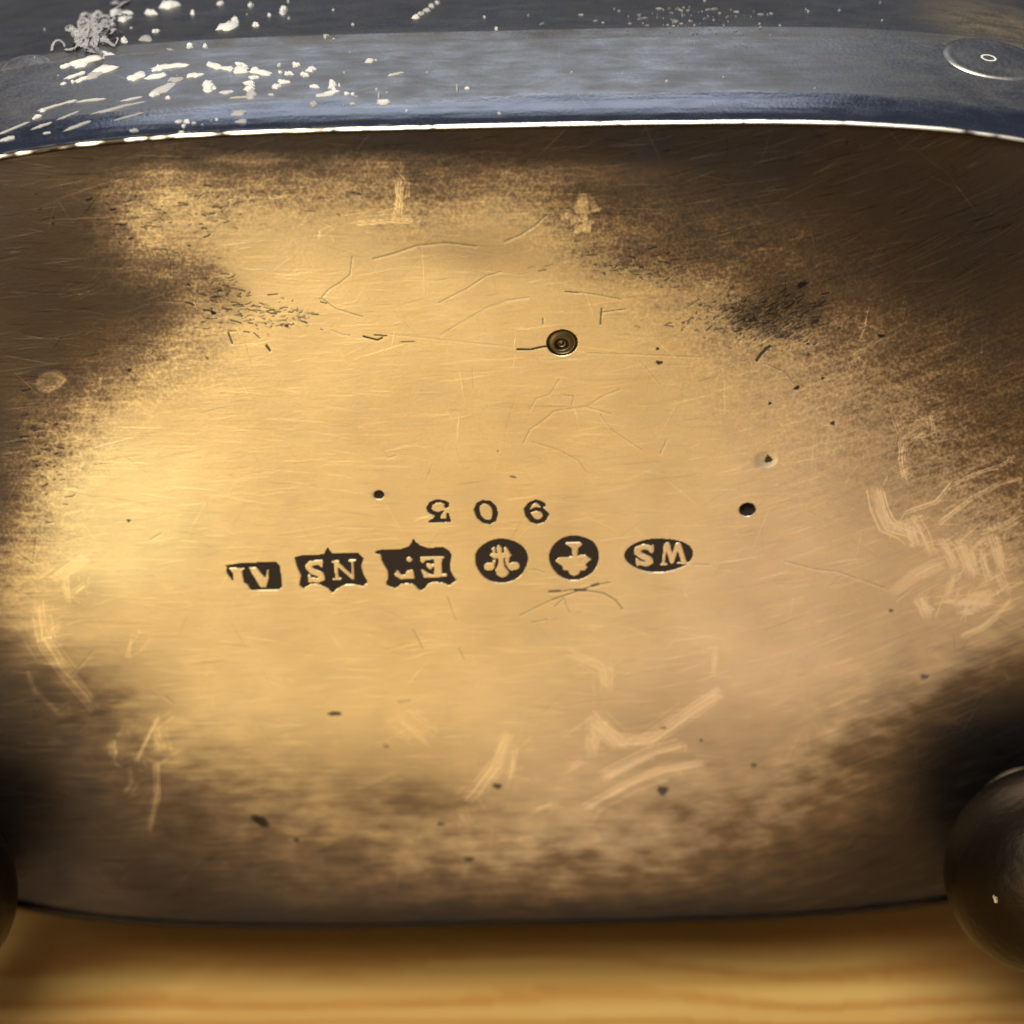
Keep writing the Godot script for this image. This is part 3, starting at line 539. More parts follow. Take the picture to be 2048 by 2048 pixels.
func plate(root: Node3D) -> void:
	var us := lines(-38.0, 38.0, [[[Vector2(-19.435, 4.299)][0].x, [Vector2(19.014, 3.460)][0].x]], 0.4, 0.05)
	var vs := lines(-25.0, 25.0, [[[Vector2(-3.957, -3.620)][0].y, [Vector2(-3.581, 8.086)][0].y], [[Vector2(-3.397, 13.800)][0].y, [Vector2(-3.323, 16.102)][0].y]], 0.4, 0.05)
	var nu := us.size()
	var nv := vs.size()
	var n := nu * nv
	var z := PackedFloat32Array()
	z.resize(n)
	var who := PackedInt32Array()
	who.resize(n)
	for j in nv:
		for i in nu:
			z[j * nu + i] = bulge(us[i], vs[j])
	for k in fields.size():
		var d: Dictionary = fields[k]
		var i0 := us.bsearch(d.box.position.x)
		var i1 := us.bsearch(d.box.end.x)
		var j0 := vs.bsearch(d.box.position.y)
		var j1 := vs.bsearch(d.box.end.y)
		for j in range(j0, j1):
			for i in range(i0, i1):
				var p := Vector2(us[i], vs[j])
				var f := field_at(d, p)
				var at_ := j * nu + i
				z[at_] -= (0.04 if d.full else 0.03) * smooth(0.2, 0.95, f)
				if f > (0.22 if d.full else 0.14):
					who[at_] = k + 1
				elif d.full and Geometry2D.is_point_in_polygon(p, d.outline):
					who[at_] = -(k + 1)
	for k in pits.size():
		var d: Dictionary = pits[k]
		for j in range(vs.bsearch(d.p.y - d.ry * 1.3), vs.bsearch(d.p.y + d.ry * 1.3)):
			for i in range(us.bsearch(d.p.x - d.rx * 1.3), us.bsearch(d.p.x + d.rx * 1.3)):
				var e := sqrt(pow((us[i] - d.p.x) / d.rx, 2) + pow((vs[j] - d.p.y) / d.ry, 2))
				var at_ := j * nu + i
				match d.who:
					"rivet":
						var e2 := sqrt(pow((us[i] - d.p.x + 0.02) / 0.5, 2) + pow((vs[j] - d.p.y + 0.14) / 0.42, 2))
						z[at_] += -0.2 * (1.0 - smooth(0.8, 1.0, e)) + 0.05 * (1.0 - smooth(0.5, 0.85, e)) - 0.34 * (1.0 - smooth(0.5, 1.05, e2)) + 0.12 * (1.0 - smooth(0.0, 0.4, e2))
					"punch_dot":
						z[at_] += -0.2 * (1.0 - smooth(0.3, 1.15, e)) + 0.12 * (1.0 - smooth(0.0, 0.3, e))
					"dent":
						z[at_] -= 0.07 * maxf(0.0, 1.0 - e * e)
					"drill_hole":
						z[at_] -= 0.7 * (1.0 - smooth(0.35, 1.0, e))
				if e < 1.0:
					who[at_] = 100 + k
	var v3 := PackedVector3Array()
	v3.resize(n)
	var nn := PackedVector3Array()
	nn.resize(n)
	var uv := PackedVector2Array()
	uv.resize(n)
	for j in nv:
		var ja := maxi(j - 1, 0)
		var jb := mini(j + 1, nv - 1)
		for i in nu:
			var ia := maxi(i - 1, 0)
			var ib := mini(i + 1, nu - 1)
			var k := j * nu + i
			v3[k] = Vector3(us[i], vs[j] + H, z[k]) * MM
			nn[k] = Vector3(-(z[j * nu + ib] - z[j * nu + ia]) / (us[ib] - us[ia]), -(z[jb * nu + i] - z[ja * nu + i]) / (vs[jb] - vs[ja]), 1.0).normalized()
			uv[k] = Vector2((us[i] + 40.0) / 80.0, (32.0 - vs[j]) / 64.0)
	var main := PackedInt32Array()
	var other := {}
	for j in nv - 1:
		for i in nu - 1:
			var a := j * nu + i
			var b := a + 1
			var c := a + nu
			var d := c + 1
			var w := who[a]
			if w == who[b] and w == who[c] and w == who[d] or w != 0:
				pass
			else:
				w = 0
			if w == 0:
				main.append_array([a, c, b, b, c, d])
			else:
				if not other.has(w):
					other[w] = PackedInt32Array()
				other[w].append_array([a, c, b, b, c, d])
	# from the grid's border out to the rim
	var loop := PackedInt32Array()
	for i in nu - 1:
		loop.append(i)
	for j in nv - 1:
		loop.append(j * nu + nu - 1)
	for i in nu - 1:
		loop.append((nv - 1) * nu + nu - 1 - i)
	for j in nv - 1:
		loop.append((nv - 1 - j) * nu)
	var m := loop.size()
	var steps := 10
	var first := v3.size()
	for s in range(1, steps + 1):
		for k in m:
			var p := Vector2(v3[loop[k]].x / MM, v3[loop[k]].y / MM - H)
			var q := p * ((1.0 - 0.28 / B) / edge(p.x, p.y))
			p = p.lerp(q, float(s) / steps)
			v3.append(at(p.x, p.y, bulge(p.x, p.y)))
			nn.append(Vector3(1.0 * p.x / A / A, -0.6 * p.y / B / B, 1.0).normalized())
			uv.append(Vector2((p.x + 40.0) / 80.0, (32.0 - p.y) / 64.0))
	for s in steps:
		for k in m:
			var k2 := (k + 1) % m
			var a := loop[k] if s == 0 else first + (s - 1) * m + k
			var b := loop[k2] if s == 0 else first + (s - 1) * m + k2
			var c := first + s * m + k
			var d := first + s * m + k2
			main.append_array([a, b, c, b, d, c])
	var base := part("base_plate", mesh_of(v3, nn, uv, main, plate_mat), root)
	var labels := ["worn rectangular punch with two letters half rubbed away", "shield shaped punch with the letters NS", "shield shaped punch with the letters EP, the P nearly gone", "round punch with a crowned three leaved sign", "round punch with a sign like a T on a spread leaf", "oval punch with the letters WS"]
	for k in fields.size():
		var ms := take(v3, nn, uv, other.get(k + 1, PackedInt32Array()), pit_mat, null)
		if other.has(-(k + 1)):
			ms = take(v3, nn, uv, other[-(k + 1)], plate_mat, ms)
		var o := part(fields[k].who, ms, base)
		if k < labels.size():
			o.set_meta("label", labels[k])
	var rivet_mat := pit_mat.duplicate() as StandardMaterial3D
	rivet_mat.resource_name = "dark_brass"
	rivet_mat.albedo_color = Color(0.11, 0.09, 0.055).linear_to_srgb()
	rivet_mat.metallic = 1.0
	rivet_mat.roughness = 0.35
	for k in pits.size():
		var mt: Material = {"rivet": rivet_mat, "punch_dot": pit_mat, "dent": plate_mat, "drill_hole": pit_mat}[pits[k].who]
		part(pits[k].who, take(v3, nn, uv, other[100 + k], mt, null), base)

func take(v3: PackedVector3Array, nn: PackedVector3Array, uv: PackedVector2Array, ix: PackedInt32Array, m: Material, into: ArrayMesh) -> ArrayMesh:
	var map := {}
	var v := PackedVector3Array()
	var n := PackedVector3Array()
	var t := PackedVector2Array()
	var out := PackedInt32Array()
	for i in ix:
		if not map.has(i):
			map[i] = v.size()
			v.append(v3[i])
			n.append(nn[i])
			t.append(uv[i])
		out.append(map[i])
	return mesh_of(v, n, t, out, m, into)

# ---------------------------------------------------------------- the body behind the base

const RIM := [Vector2(-0.46, -1.3), Vector2(-0.44, -0.5), Vector2(-0.40, -0.16), Vector2(-0.36, -0.02), Vector2(-0.24, 0.0), Vector2(-0.15, -0.03), Vector2(-0.04, -0.085), Vector2(0.0, -0.22)]
const MOULDING := [Vector2(0.0, -0.22), Vector2(0.03, -0.5), Vector2(0.22, -1.1), Vector2(0.52, -1.75), Vector2(0.88, -2.4), Vector2(1.3, -3.0)]
const BAND := [Vector2(1.3, -3.0), Vector2(1.45, -3.26), Vector2(2.8, -5.6), Vector2(4.2, -8.0), Vector2(4.28, -8.1)]
const WALL := [Vector2(4.28, -8.1), Vector2(3.95, -8.3), Vector2(4.3, -8.75), Vector2(4.75, -9.4), Vector2(5.9, -14.0), Vector2(7.6, -21.0), Vector2(9.3, -32.0), Vector2(9.5, -42.0), Vector2(8.6, -54.0), Vector2(8.2, -54.6), Vector2(7.5, -54.4), Vector2(8.2, -40.0), Vector2(5.4, -16.0), Vector2(2.6, -8.0)]

func ring_point(t: float, o: float, d: float) -> Vector3:
	var c := cos(t)
	var s := sin(t)
	var p := 2.0 / POW
	return Vector3((A + o) * signf(c) * pow(absf(c), p), (B + o) * signf(s) * pow(absf(s), p), d)

# angles evenly spread along the outline
var turns := PackedFloat32Array()
func spread(count: int) -> void:
	var fine_ := 40000
	var acc := PackedFloat32Array()
	acc.resize(fine_ + 1)
	var last := ring_point(0.0, 0.0, 0.0)
	for k in range(1, fine_ + 1):
		var p := ring_point(TAU * k / fine_, 0.0, 0.0)
		acc[k] = acc[k - 1] + p.distance_to(last)
		last = p
	for k in count + 1:
		var i := clampi(acc.bsearch(acc[fine_] * k / count), 0, fine_)
		turns.append(TAU * i / fine_)

func body(prof: Array, s0: float, wobble: float, own: Material = null) -> ArrayMesh:
	var cols := turns.size()
	var v := PackedVector3Array()
	var n := PackedVector3Array()
	var uv := PackedVector2Array()
	var ix := PackedInt32Array()
	# smooth the profile with extra points
	var pts := PackedVector2Array()
	for k in prof.size() - 1:
		for q in 4:
			pts.append((prof[k] as Vector2).lerp(prof[k + 1], q / 4.0))
	pts.append(prof[-1])
	var s := s0
	for r in pts.size():
		if r > 0:
			s += pts[r].distance_to(pts[r - 1])
		var run := 0.0
		for c in cols:
			var t := turns[c]
			var w := wobble * (sin(t * 37.0) * 0.4 + sin(t * 61.0 + 1.0) * 0.35 + sin(t * 153.0) * 0.25)
			var p := ring_point(t, pts[r].x + w, pts[r].y)
			if c > 0:
				run += (ring_point(t, 0, 0) - ring_point(turns[c - 1], 0, 0)).length()
			v.append(at(p.x, p.y, p.z))
			uv.append(Vector2((p.x + 44.0) / 88.0, s / 28.0))
	for r in pts.size():
		for c in cols:
			var ra := maxi(r - 1, 0)
			var rb := mini(r + 1, pts.size() - 1)
			var a := v[rb * cols + c] - v[ra * cols + c]
			var ca := (c - 1 + cols - 1) % (cols - 1)
			var cb := (c + 1) % (cols - 1)
			var b := v[r * cols + cb] - v[r * cols + ca]
			n.append(a.cross(b).normalized())
	for r in pts.size() - 1:
		for c in cols - 1:
			var a := r * cols + c
			ix.append_array([a, a + 1, a + cols, a + 1, a + cols + 1, a + cols])
	if own == null:
		return mesh_of(v, n, uv, ix, body_mat)
	# highlight painted bright along the upper edge, the rest painted near black
	var f := FastNoiseLite.new()
	f.seed = 51
	f.frequency = 0.6
	f.fractal_octaves = 3
	var a := []
	a.resize(Mesh.ARRAY_MAX)
	var cs := PackedColorArray()
	for k in v.size():
		var p := v[k] / MM
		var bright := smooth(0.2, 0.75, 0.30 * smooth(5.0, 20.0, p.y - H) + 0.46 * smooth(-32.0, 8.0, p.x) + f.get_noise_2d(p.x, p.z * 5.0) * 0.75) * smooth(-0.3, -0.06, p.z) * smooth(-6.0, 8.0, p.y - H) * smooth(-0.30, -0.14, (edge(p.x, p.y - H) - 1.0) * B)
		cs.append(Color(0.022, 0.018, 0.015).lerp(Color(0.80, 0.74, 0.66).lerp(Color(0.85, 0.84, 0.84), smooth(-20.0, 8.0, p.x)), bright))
	a[Mesh.ARRAY_VERTEX] = v
	a[Mesh.ARRAY_NORMAL] = n
	a[Mesh.ARRAY_TEX_UV] = uv
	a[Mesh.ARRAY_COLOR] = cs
	a[Mesh.ARRAY_INDEX] = ix
	var am := ArrayMesh.new()
	am.add_surface_from_arrays(Mesh.PRIMITIVE_TRIANGLES, a)
	am.surface_set_material(0, own)
	return am

func body_material() -> void:
	var w := 1408
	var h := 448           # 88 x 28 mm, 16 pixels per mm
	var big := noise(21, 120.0, 3)
	var mid := noise(22, 26.0, 3)
	var grain := noise(23, 5.0, 2)
	var rows := noise(24, 10.0, 3)
	var rgb := PackedByteArray()
	rgb.resize(w * h * 3)
	var ru := PackedByteArray()
	ru.resize(w * h)
	var hi := PackedByteArray()
	hi.resize(w * h)
	var fine := PackedFloat32Array()
	fine.resize(w * h)
	for k in 1500:
		var q := Vector2(rng.randf() * w, rng.randf() * h)
		var a := rng.randfn(0.0, 0.25) if rng.randf() < 0.8 else rng.randf() * PI
		var l := rng.randi_range(6, 60)
		var s := rng.randf_range(-0.4, 0.7)
		for i in l:
			q += Vector2(cos(a), sin(a))
			if q.x > 0 and q.y > 0 and q.x < w and q.y < h:
				fine[int(q.y) * w + int(q.x)] += s * sin(PI * i / l)
	for y in h:
		var s := y / 16.0
		for x in w:
			var u := x / 16.0 - 44.0
			var i := y * w + x
			var nb := big[(y & 511) * 512 + ((x >> 1) & 511)] / 127.5 - 1.0
			var nm := mid[(y & 511) * 512 + ((x >> 1) & 511)] / 127.5 - 1.0
			var ng := grain[(y & 511) * 512 + (x & 511)] / 127.5 - 1.0
			var st := rows[(y & 511) * 512 + ((x >> 3) & 511)] / 127.5 - 1.0
			var wall := smooth(9.4, 10.0, s)
			# brown film in drifts, most of it above the seam
			var t := 0.28 + 0.18 * wall + nb * lerpf(0.14, 0.22, wall) + nm * lerpf(0.13, 0.22, wall) + st * 0.20 + ng * lerpf(0.08, 0.16, wall) + 0.25 * smooth(0.55, 1.0, 1.0 - absf(s - 9.6) / 0.9)
			t -= 0.32 * (1.0 - smooth(2.6, 4.4, s + nb * 0.5)) 
			# a rubbed yellow patch at the upper right
			var warm := smooth(1.0, 0.3, sqrt(pow((u - 34.0) / 6.5, 2) + pow((s - 14.5) / 6.0, 2)) + nm * 0.35 + ng * 0.2) * wall
			t = clampf(t - warm * 0.25, 0.0, 1.0)
			var blue := (1.0 - smooth(2.4, 3.3, s + nb * 0.9 + nm * 0.25)) * (0.75 + 0.25 * st)
			var k := 1.0 + fine[i] * 0.45 + ng * 0.09 + st * 0.08
			var r := lerpf(lerpf(0.50, 0.13, t), 0.85, warm * 0.9) * k
			var g := lerpf(lerpf(0.50, 0.12, t), 0.68, warm * 0.9) * k
			var b := lerpf(lerpf(0.51, 0.11, t), 0.42, warm * 0.9) * k
			r = lerpf(r, 0.27 * k, blue)      # dark blue reflection painted along the moulding
			g = lerpf(g, 0.29 * k, blue)
			b = lerpf(b, 0.345 * k, blue)
			rgb[i * 3] = int(255.0 * pow(clampf(r, 0.0, 1.0), 0.4545))
			rgb[i * 3 + 1] = int(255.0 * pow(clampf(g, 0.0, 1.0), 0.4545))
			rgb[i * 3 + 2] = int(255.0 * pow(clampf(b, 0.0, 1.0), 0.4545))
			ru[i] = int(255.0 * clampf(0.36 + 0.16 * t + nm * 0.07 + ng * 0.04 - 0.14 * (1.0 - smooth(2.6, 4.0, s + nb * 0.7)), 0.1, 1.0))
			hi[i] = int(clampf(128.0 + nm * 24.0 + ng * 14.0 + st * 26.0 + nb * 20.0 + fine[i] * 40.0, 0.0, 255.0))
	var m := StandardMaterial3D.new()
	m.resource_name = "tarnished_silver"
	m.albedo_texture = texture_of(rgb, w, h, Image.FORMAT_RGB8)
	m.roughness_texture = texture_of(ru, w, h, Image.FORMAT_L8)
	m.roughness_texture_channel = BaseMaterial3D.TEXTURE_CHANNEL_RED
	m.heightmap_enabled = true
	m.heightmap_scale = 0.004
	m.heightmap_texture = texture_of(hi, w, h, Image.FORMAT_L8)
	m.metallic = 1.0
	m.roughness = 1.0
	m.texture_repeat = true
	body_mat = m

# a spot on the upper outside of the body: x in mm, s along the profile from the rim; gives position and axes
func outside(u: float, s: float) -> Transform3D:
	var p := []
	p.append_array(MOULDING)
	p.append_array(BAND.slice(1))
	p.append_array(WALL.slice(1, 8))
	var k := 0
	var left := s
	while k < p.size() - 2 and left > (p[k + 1] as Vector2).distance_to(p[k]):
		left -= (p[k + 1] as Vector2).distance_to(p[k])
		k += 1
	var along: Vector2 = ((p[k + 1] as Vector2) - p[k]).normalized()
	var od: Vector2 = p[k] + along * left
	var top := func(x: float) -> float: return (B + od.x) * pow(1.0 - pow(absf(x) / (A + od.x), POW), 1.0 / POW)
	var v: float = top.call(u)
	var ex := Vector3(1.0, (top.call(u + 0.5) - top.call(u - 0.5)), 0.0).normalized()
	var ez := Vector3(0, -along.x, -along.y).normalized()   # towards the rim
	var ey := ez.cross(ex).normalized()
	return Transform3D(Basis(ex, ey, ez), at(u, v, od.y))

func flake_mesh(long: float, wide: float, turn: float, high: float) -> ArrayMesh:
	var k := 13 if long > 0.35 else 7
	var rim_ := PackedVector3Array()
	for i in k:
		var a := TAU * i / k
		var r := rng.randf_range(0.55, 1.2)
		var p := Vector2(cos(a) * long * 0.5 * r, sin(a) * wide * 0.5 * r).rotated(-turn)
		rim_.append(Vector3(p.x, -0.01, p.y) * MM)
	var st := SurfaceTool.new()
	st.begin(Mesh.PRIMITIVE_TRIANGLES)
	var cap := []
	for i in k:
		cap.append(rim_[i] * 0.72 + Vector3(0, (high * rng.randf_range(0.55, 1.2) + 0.01) * MM, 0))
	var top := Vector3(0, high * 1.15 * MM, 0)
	for i in k:
		var j := (i + 1) % k
		for p in [rim_[i], rim_[j], cap[i], cap[i], rim_[j], cap[j], cap[i], cap[j], top]:
			st.set_smooth_group(0 if long > 1.0 else 4294967295)
			st.add_vertex(p)
	st.generate_normals()
	return st.commit()

func vessel() -> void:
	var root := Node3D.new()
	root.name = "vessel"
	root.rotation.z = deg_to_rad(1.25)
	# turn about the base centre, which stays above the origin
	root.position = Vector3(-0.44 * MM, H * MM, 0) - root.basis * Vector3(0, H * MM, 0)
	root.set_meta("label", "old silver plated oval vessel on its side, tarnished base with punched marks facing the camera")
	root.set_meta("category", "vessel")
	add_child(root)
	plate_material()
	body_material()
	stamps()
	plate(root)
	spread(720)
	var rim_mat := StandardMaterial3D.new()
	rim_mat.resource_name = "painted_highlight_edge"
	rim_mat.vertex_color_use_as_albedo = true
	rim_mat.metallic = 1.0
	rim_mat.roughness = 0.32
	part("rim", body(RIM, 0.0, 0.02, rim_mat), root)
	part("moulding", body(MOULDING, 0.0, 0.0), root)
	var band := part("lower_band", body(BAND, 3.6, 0.0), root)
	var wall := part("body_wall", body(WALL, 9.5, 0.0), root)
	boss(band, [[33.35, 7.90, 0.32, 0.32, 0, 1.00]][0], 3.2, 1.9, 0.4)
	boss(band, [[-31.80, 9.88, 0.32, 0.32, 0, 1.00]][0], 1.6, 0.9, 0.25)
	feet(root)
	residue(band, wall)

# a soldered lump on the band, a low dome with a raised edge
func boss(band: Node3D, f: Array, rx: float, rz: float, high: float) -> void:
	var t := outside(f[0], f[1])
	var v := PackedVector3Array()
	var n := PackedVector3Array()
	var uv := PackedVector2Array()
	var ix := PackedInt32Array()
	var prof := [Vector2(1.12, -0.15), Vector2(1.06, 0.1), Vector2(1.0, 0.16), Vector2(0.93, 0.18), Vector2(0.87, 0.165), Vector2(0.82, 0.19), Vector2(0.6, 0.32), Vector2(0.35, 0.42), Vector2(0.15, 0.45), Vector2(0.01, 0.46)]
	for r in prof.size():
		for c in 49:
			var a := TAU * c / 48.0
			var k := 1.0 + 0.03 * sin(a * 3.0 + 1.0)
			v.append(t * (Vector3(cos(a) * rx * prof[r].x * k, prof[r].y * high, sin(a) * rz * prof[r].x * k) * MM))
			var sl: Vector2 = (prof[mini(r + 1, prof.size() - 1)] - prof[maxi(r - 1, 0)])
			n.append((t.basis * Vector3(cos(a) * sl.y * high / rx, -sl.x, sin(a) * sl.y * high / rz)).normalized())
			uv.append(Vector2((f[0] + cos(a) * rx * prof[r].x + 44.0) / 88.0, (6.4 + sin(a) * rz * prof[r].x * 0.5) / 28.0))
	for r in prof.size() - 1:
		for c in 48:
			var a := r * 49 + c
			ix.append_array([a, a + 1, a + 49, a + 1, a + 50, a + 49])
	part("solder_boss", mesh_of(v, n, uv, ix, body_mat), band)

func feet(root: Node3D) -> void:
	var m := StandardMaterial3D.new()
	m.resource_name = "dark_foot_metal"
	m.albedo_color = Color(0.024, 0.019, 0.015).linear_to_srgb()
	m.metallic = 1.0
	m.roughness = 0.32
	var im := NoiseTexture2D.new()
	im.width = 256
	im.height = 256
	im.seamless = true
	var f := FastNoiseLite.new()
	f.seed = 31
	f.frequency = 0.03
	f.fractal_octaves = 4
	im.noise = f
	m.roughness = 0.42
	m.heightmap_enabled = true
	m.heightmap_texture = im
	m.heightmap_scale = 0.003
	var prof := [Vector2(5.6, -1.6), Vector2(4.6, -0.8), Vector2(3.6, -0.1), Vector2(3.4, 0.6), Vector2(4.2, 1.4)]
	for k in 15:
		var a := lerpf(-0.75, 1.45, k / 14.0)
		prof.append(Vector2(cos(a) * 7.4, 6.6 + sin(a) * 6.6))
	prof.append(Vector2(0.02, 13.18))
	for c in [[Vector2(37.4, -21.8), "right"], [Vector2(-42.0, -21.8), "left"]]:
		var v := PackedVector3Array()
		var n := PackedVector3Array()
		var uv := PackedVector2Array()
		var ix := PackedInt32Array()
		for r in prof.size():
			for k in 65:
				var a := TAU * k / 64.0
				var sl: Vector2 = prof[mini(r + 1, prof.size() - 1)] - prof[maxi(r - 1, 0)]
				v.append(at(c[0].x + cos(a) * prof[r].x, c[0].y + sin(a) * prof[r].x, prof[r].y))
				n.append(Vector3(cos(a) * sl.y, sin(a) * sl.y, -sl.x).normalized())
				uv.append(Vector2(k / 64.0 * 3.0, r / 8.0))
		for r in prof.size() - 1:
			for k in 64:
				var a := r * 65 + k
				ix.append_array([a, a + 65, a + 1, a + 1, a + 65, a + 66])
		var foot := part("foot", mesh_of(v, n, uv, ix, m), root)
		if c[1] == "right":      # patches of paler metal on the front of the foot
			var pale_metal := m.duplicate() as StandardMaterial3D
			pale_metal.resource_name = "pale_foot_metal"
			pale_metal.albedo_color = Color(0.62, 0.57, 0.50).linear_to_srgb()
			pale_metal.roughness = 0.55
			for w in [[Vector3(-0.30, 0.03, 0.95), 1.9, 2.8], [Vector3(-0.27, -0.16, 0.95), 0.9, 1.3], [Vector3(-0.66, 0.1, 0.72), 0.35, 0.7]]:
				var d: Vector3 = w[0].normalized()
				var spot := part("pale_spot", flake_mesh(w[1], w[2], 0.3, 0.15), foot, pale_metal)
				var ex := d.cross(Vector3.UP).normalized()
				spot.transform = Transform3D(Basis(ex, d, ex.cross(d)), at(c[0].x + d.x * 7.45, c[0].y + d.y * 7.45, 6.6 + d.z * 6.63))

# dried white polish stuck to the band and the wall, plus one highlight ring
func residue(band: Node3D, wall: Node3D) -> void:
	var white := StandardMaterial3D.new()
	white.resource_name = "dried_polish_and_glint"
	white.albedo_color = Color(0.66, 0.69, 0.74).linear_to_srgb()
	white.roughness = 0.9
	var grey := white.duplicate() as StandardMaterial3D
	grey.albedo_color = Color(0.36, 0.36, 0.38).linear_to_srgb()
	var all := []
	all.append_array([[-22.85, 17.60, 1.13, 0.65, 35, 1.00], [-18.25, 12.78, 1.48, 0.48, 42, 1.00], [-17.85, 13.75, 0.52, 0.52, 0, 1.00], [-24.05, 16.35, 0.65, 0.43, 60, 1.00], [-21.00, 15.75, 0.30, 0.30, 0, 1.00], [-19.30, 17.43, 0.39, 0.30, 0, 1.00], [-17.10, 16.80, 0.35, 0.17, 70, 1.00], [-16.35, 12.90, 0.43, 0.26, 20, 1.00], [-23.15, 12.70, 0.48, 0.22, 75, 1.00], [-25.15, 11.40, 0.48, 0.39, 0, 1.00], [-23.65, 11.43, 0.96, 0.39, -30, 0.30], [-26.10, 16.55, 1.22, 0.39, -50, 1.00], [-25.80, 16.48, 1.04, 0.35, 60, 1.00], [-25.80, 15.73, 0.87, 0.52, 20, 1.00], [-26.75, 17.28, 0.78, 0.26, -60, 1.00], [-20.55, 10.10, 0.52, 0.22, 25, 1.00], [-19.50, 10.00, 0.30, 0.24, 0, 1.00], [-27.30, 8.70, 2.17, 0.52, 12, 1.00], [-27.70, 8.35, 1.04, 0.43, 30, 1.00], [-28.80, 8.40, 0.78, 0.26, 5, 1.00], [-26.10, 7.53, 1.65, 0.52, 22, 1.00], [-27.00, 9.85, 1.13, 0.22, 15, 1.00], [-26.25, 9.88, 1.13, 0.26, -10, 1.00], [-27.95, 7.28, 1.30, 0.22, 20, 1.00], [-27.45, 6.78, 1.04, 0.24, 20, 1.00], [-28.70, 6.55, 0.43, 0.17, 20, 1.00], [-28.05, 6.60, 0.24, 0.22, 0, 1.00], [-26.65, 7.05, 1.04, 0.43, 20, 0.50], [-23.80, 6.50, 1.56, 0.52, 24, 1.00], [-22.40, 6.40, 1.39, 0.31, 14, 1.00], [-21.35, 7.35, 2.34, 0.31, 2, 1.00], [-22.20, 7.30, 1.04, 0.35, 30, 1.00], [-22.35, 7.30, 0.52, 0.35, 0, 1.00], [-19.90, 6.23, 1.13, 0.30, 5, 1.00], [-21.15, 5.93, 0.96, 0.35, 10, 0.40], [-21.95, 4.90, 1.74, 0.43, 38, 0.60], [-22.35, 4.53, 0.78, 0.31, 25, 1.00], [-21.45, 4.05, 0.36, 0.23, 0, 1.00], [-18.85, 5.00, 0.69, 0.69, 0, 1.00], [-18.75, 4.80, 0.96, 0.24, 0, 1.00], [-17.60, 4.28, 1.04, 0.21, 3, 0.70]])
	all.append_array([[-18.70, 7.10, 1.30, 0.35, -30, 1.00], [-17.80, 6.75, 0.96, 0.33, -15, 1.00], [-16.90, 6.60, 1.13, 0.52, -10, 1.00], [-16.85, 7.10, 0.96, 0.26, -35, 1.00], [-15.90, 6.48, 0.69, 0.39, -15, 1.00], [-15.95, 5.70, 0.69, 0.21, 0, 1.00], [-16.15, 5.03, 0.78, 0.31, -15, 1.00], [-16.15, 4.53, 0.61, 0.31, 0, 1.00], [-15.95, 3.83, 0.61, 0.43, 60, 0.50], [-16.70, 3.68, 1.30, 0.16, 5, 0.40], [-29.70, 4.05, 0.39, 0.22, 10, 1.00], [-30.00, 3.50, 0.56, 0.24, 25, 1.00], [-29.00, 4.33, 1.91, 0.14, 14, 0.60], [-27.90, 4.60, 0.96, 0.14, 10, 0.60], [-26.55, 4.50, 1.56, 0.16, 0, 0.60], [-31.50, 2.75, 1.91, 0.12, 18, 0.50], [-23.85, 4.23, 1.22, 0.17, 8, 0.60], [-24.65, 3.45, 2.78, 0.16, 14, 0.40], [-23.90, 2.48, 1.74, 0.14, 15, 0.35], [-27.05, 2.15, 1.65, 0.19, 20, 0.40], [-27.95, 3.18, 1.39, 0.12, 22, 0.40], [-29.50, 2.60, 1.39, 0.16, 15, 0.50], [-31.70, 1.83, 1.13, 0.24, 10, 0.60], [-29.15, 1.78, 0.52, 0.12, 0, 0.70], [-20.50, 1.60, 0.52, 0.17, 5, 0.70], [-19.95, 1.53, 0.36, 0.30, 0, 1.00], [-19.50, 1.33, 0.35, 0.14, 0, 0.60], [-20.15, 0.18, 0.35, 0.19, 0, 1.00], [-20.10, 1.07, 0.26, 0.21, 0, 1.00], [-18.05, 1.58, 0.26, 0.14, 0, 1.00], [-16.60, 2.18, 0.87, 0.35, 5, 0.40], [-16.35, 1.28, 0.78, 0.26, 0, 0.40], [-23.30, 0.98, 0.52, 0.21, 0, 0.40], [-21.60, 9.62, 1.04, 0.16, -40, 0.30]])
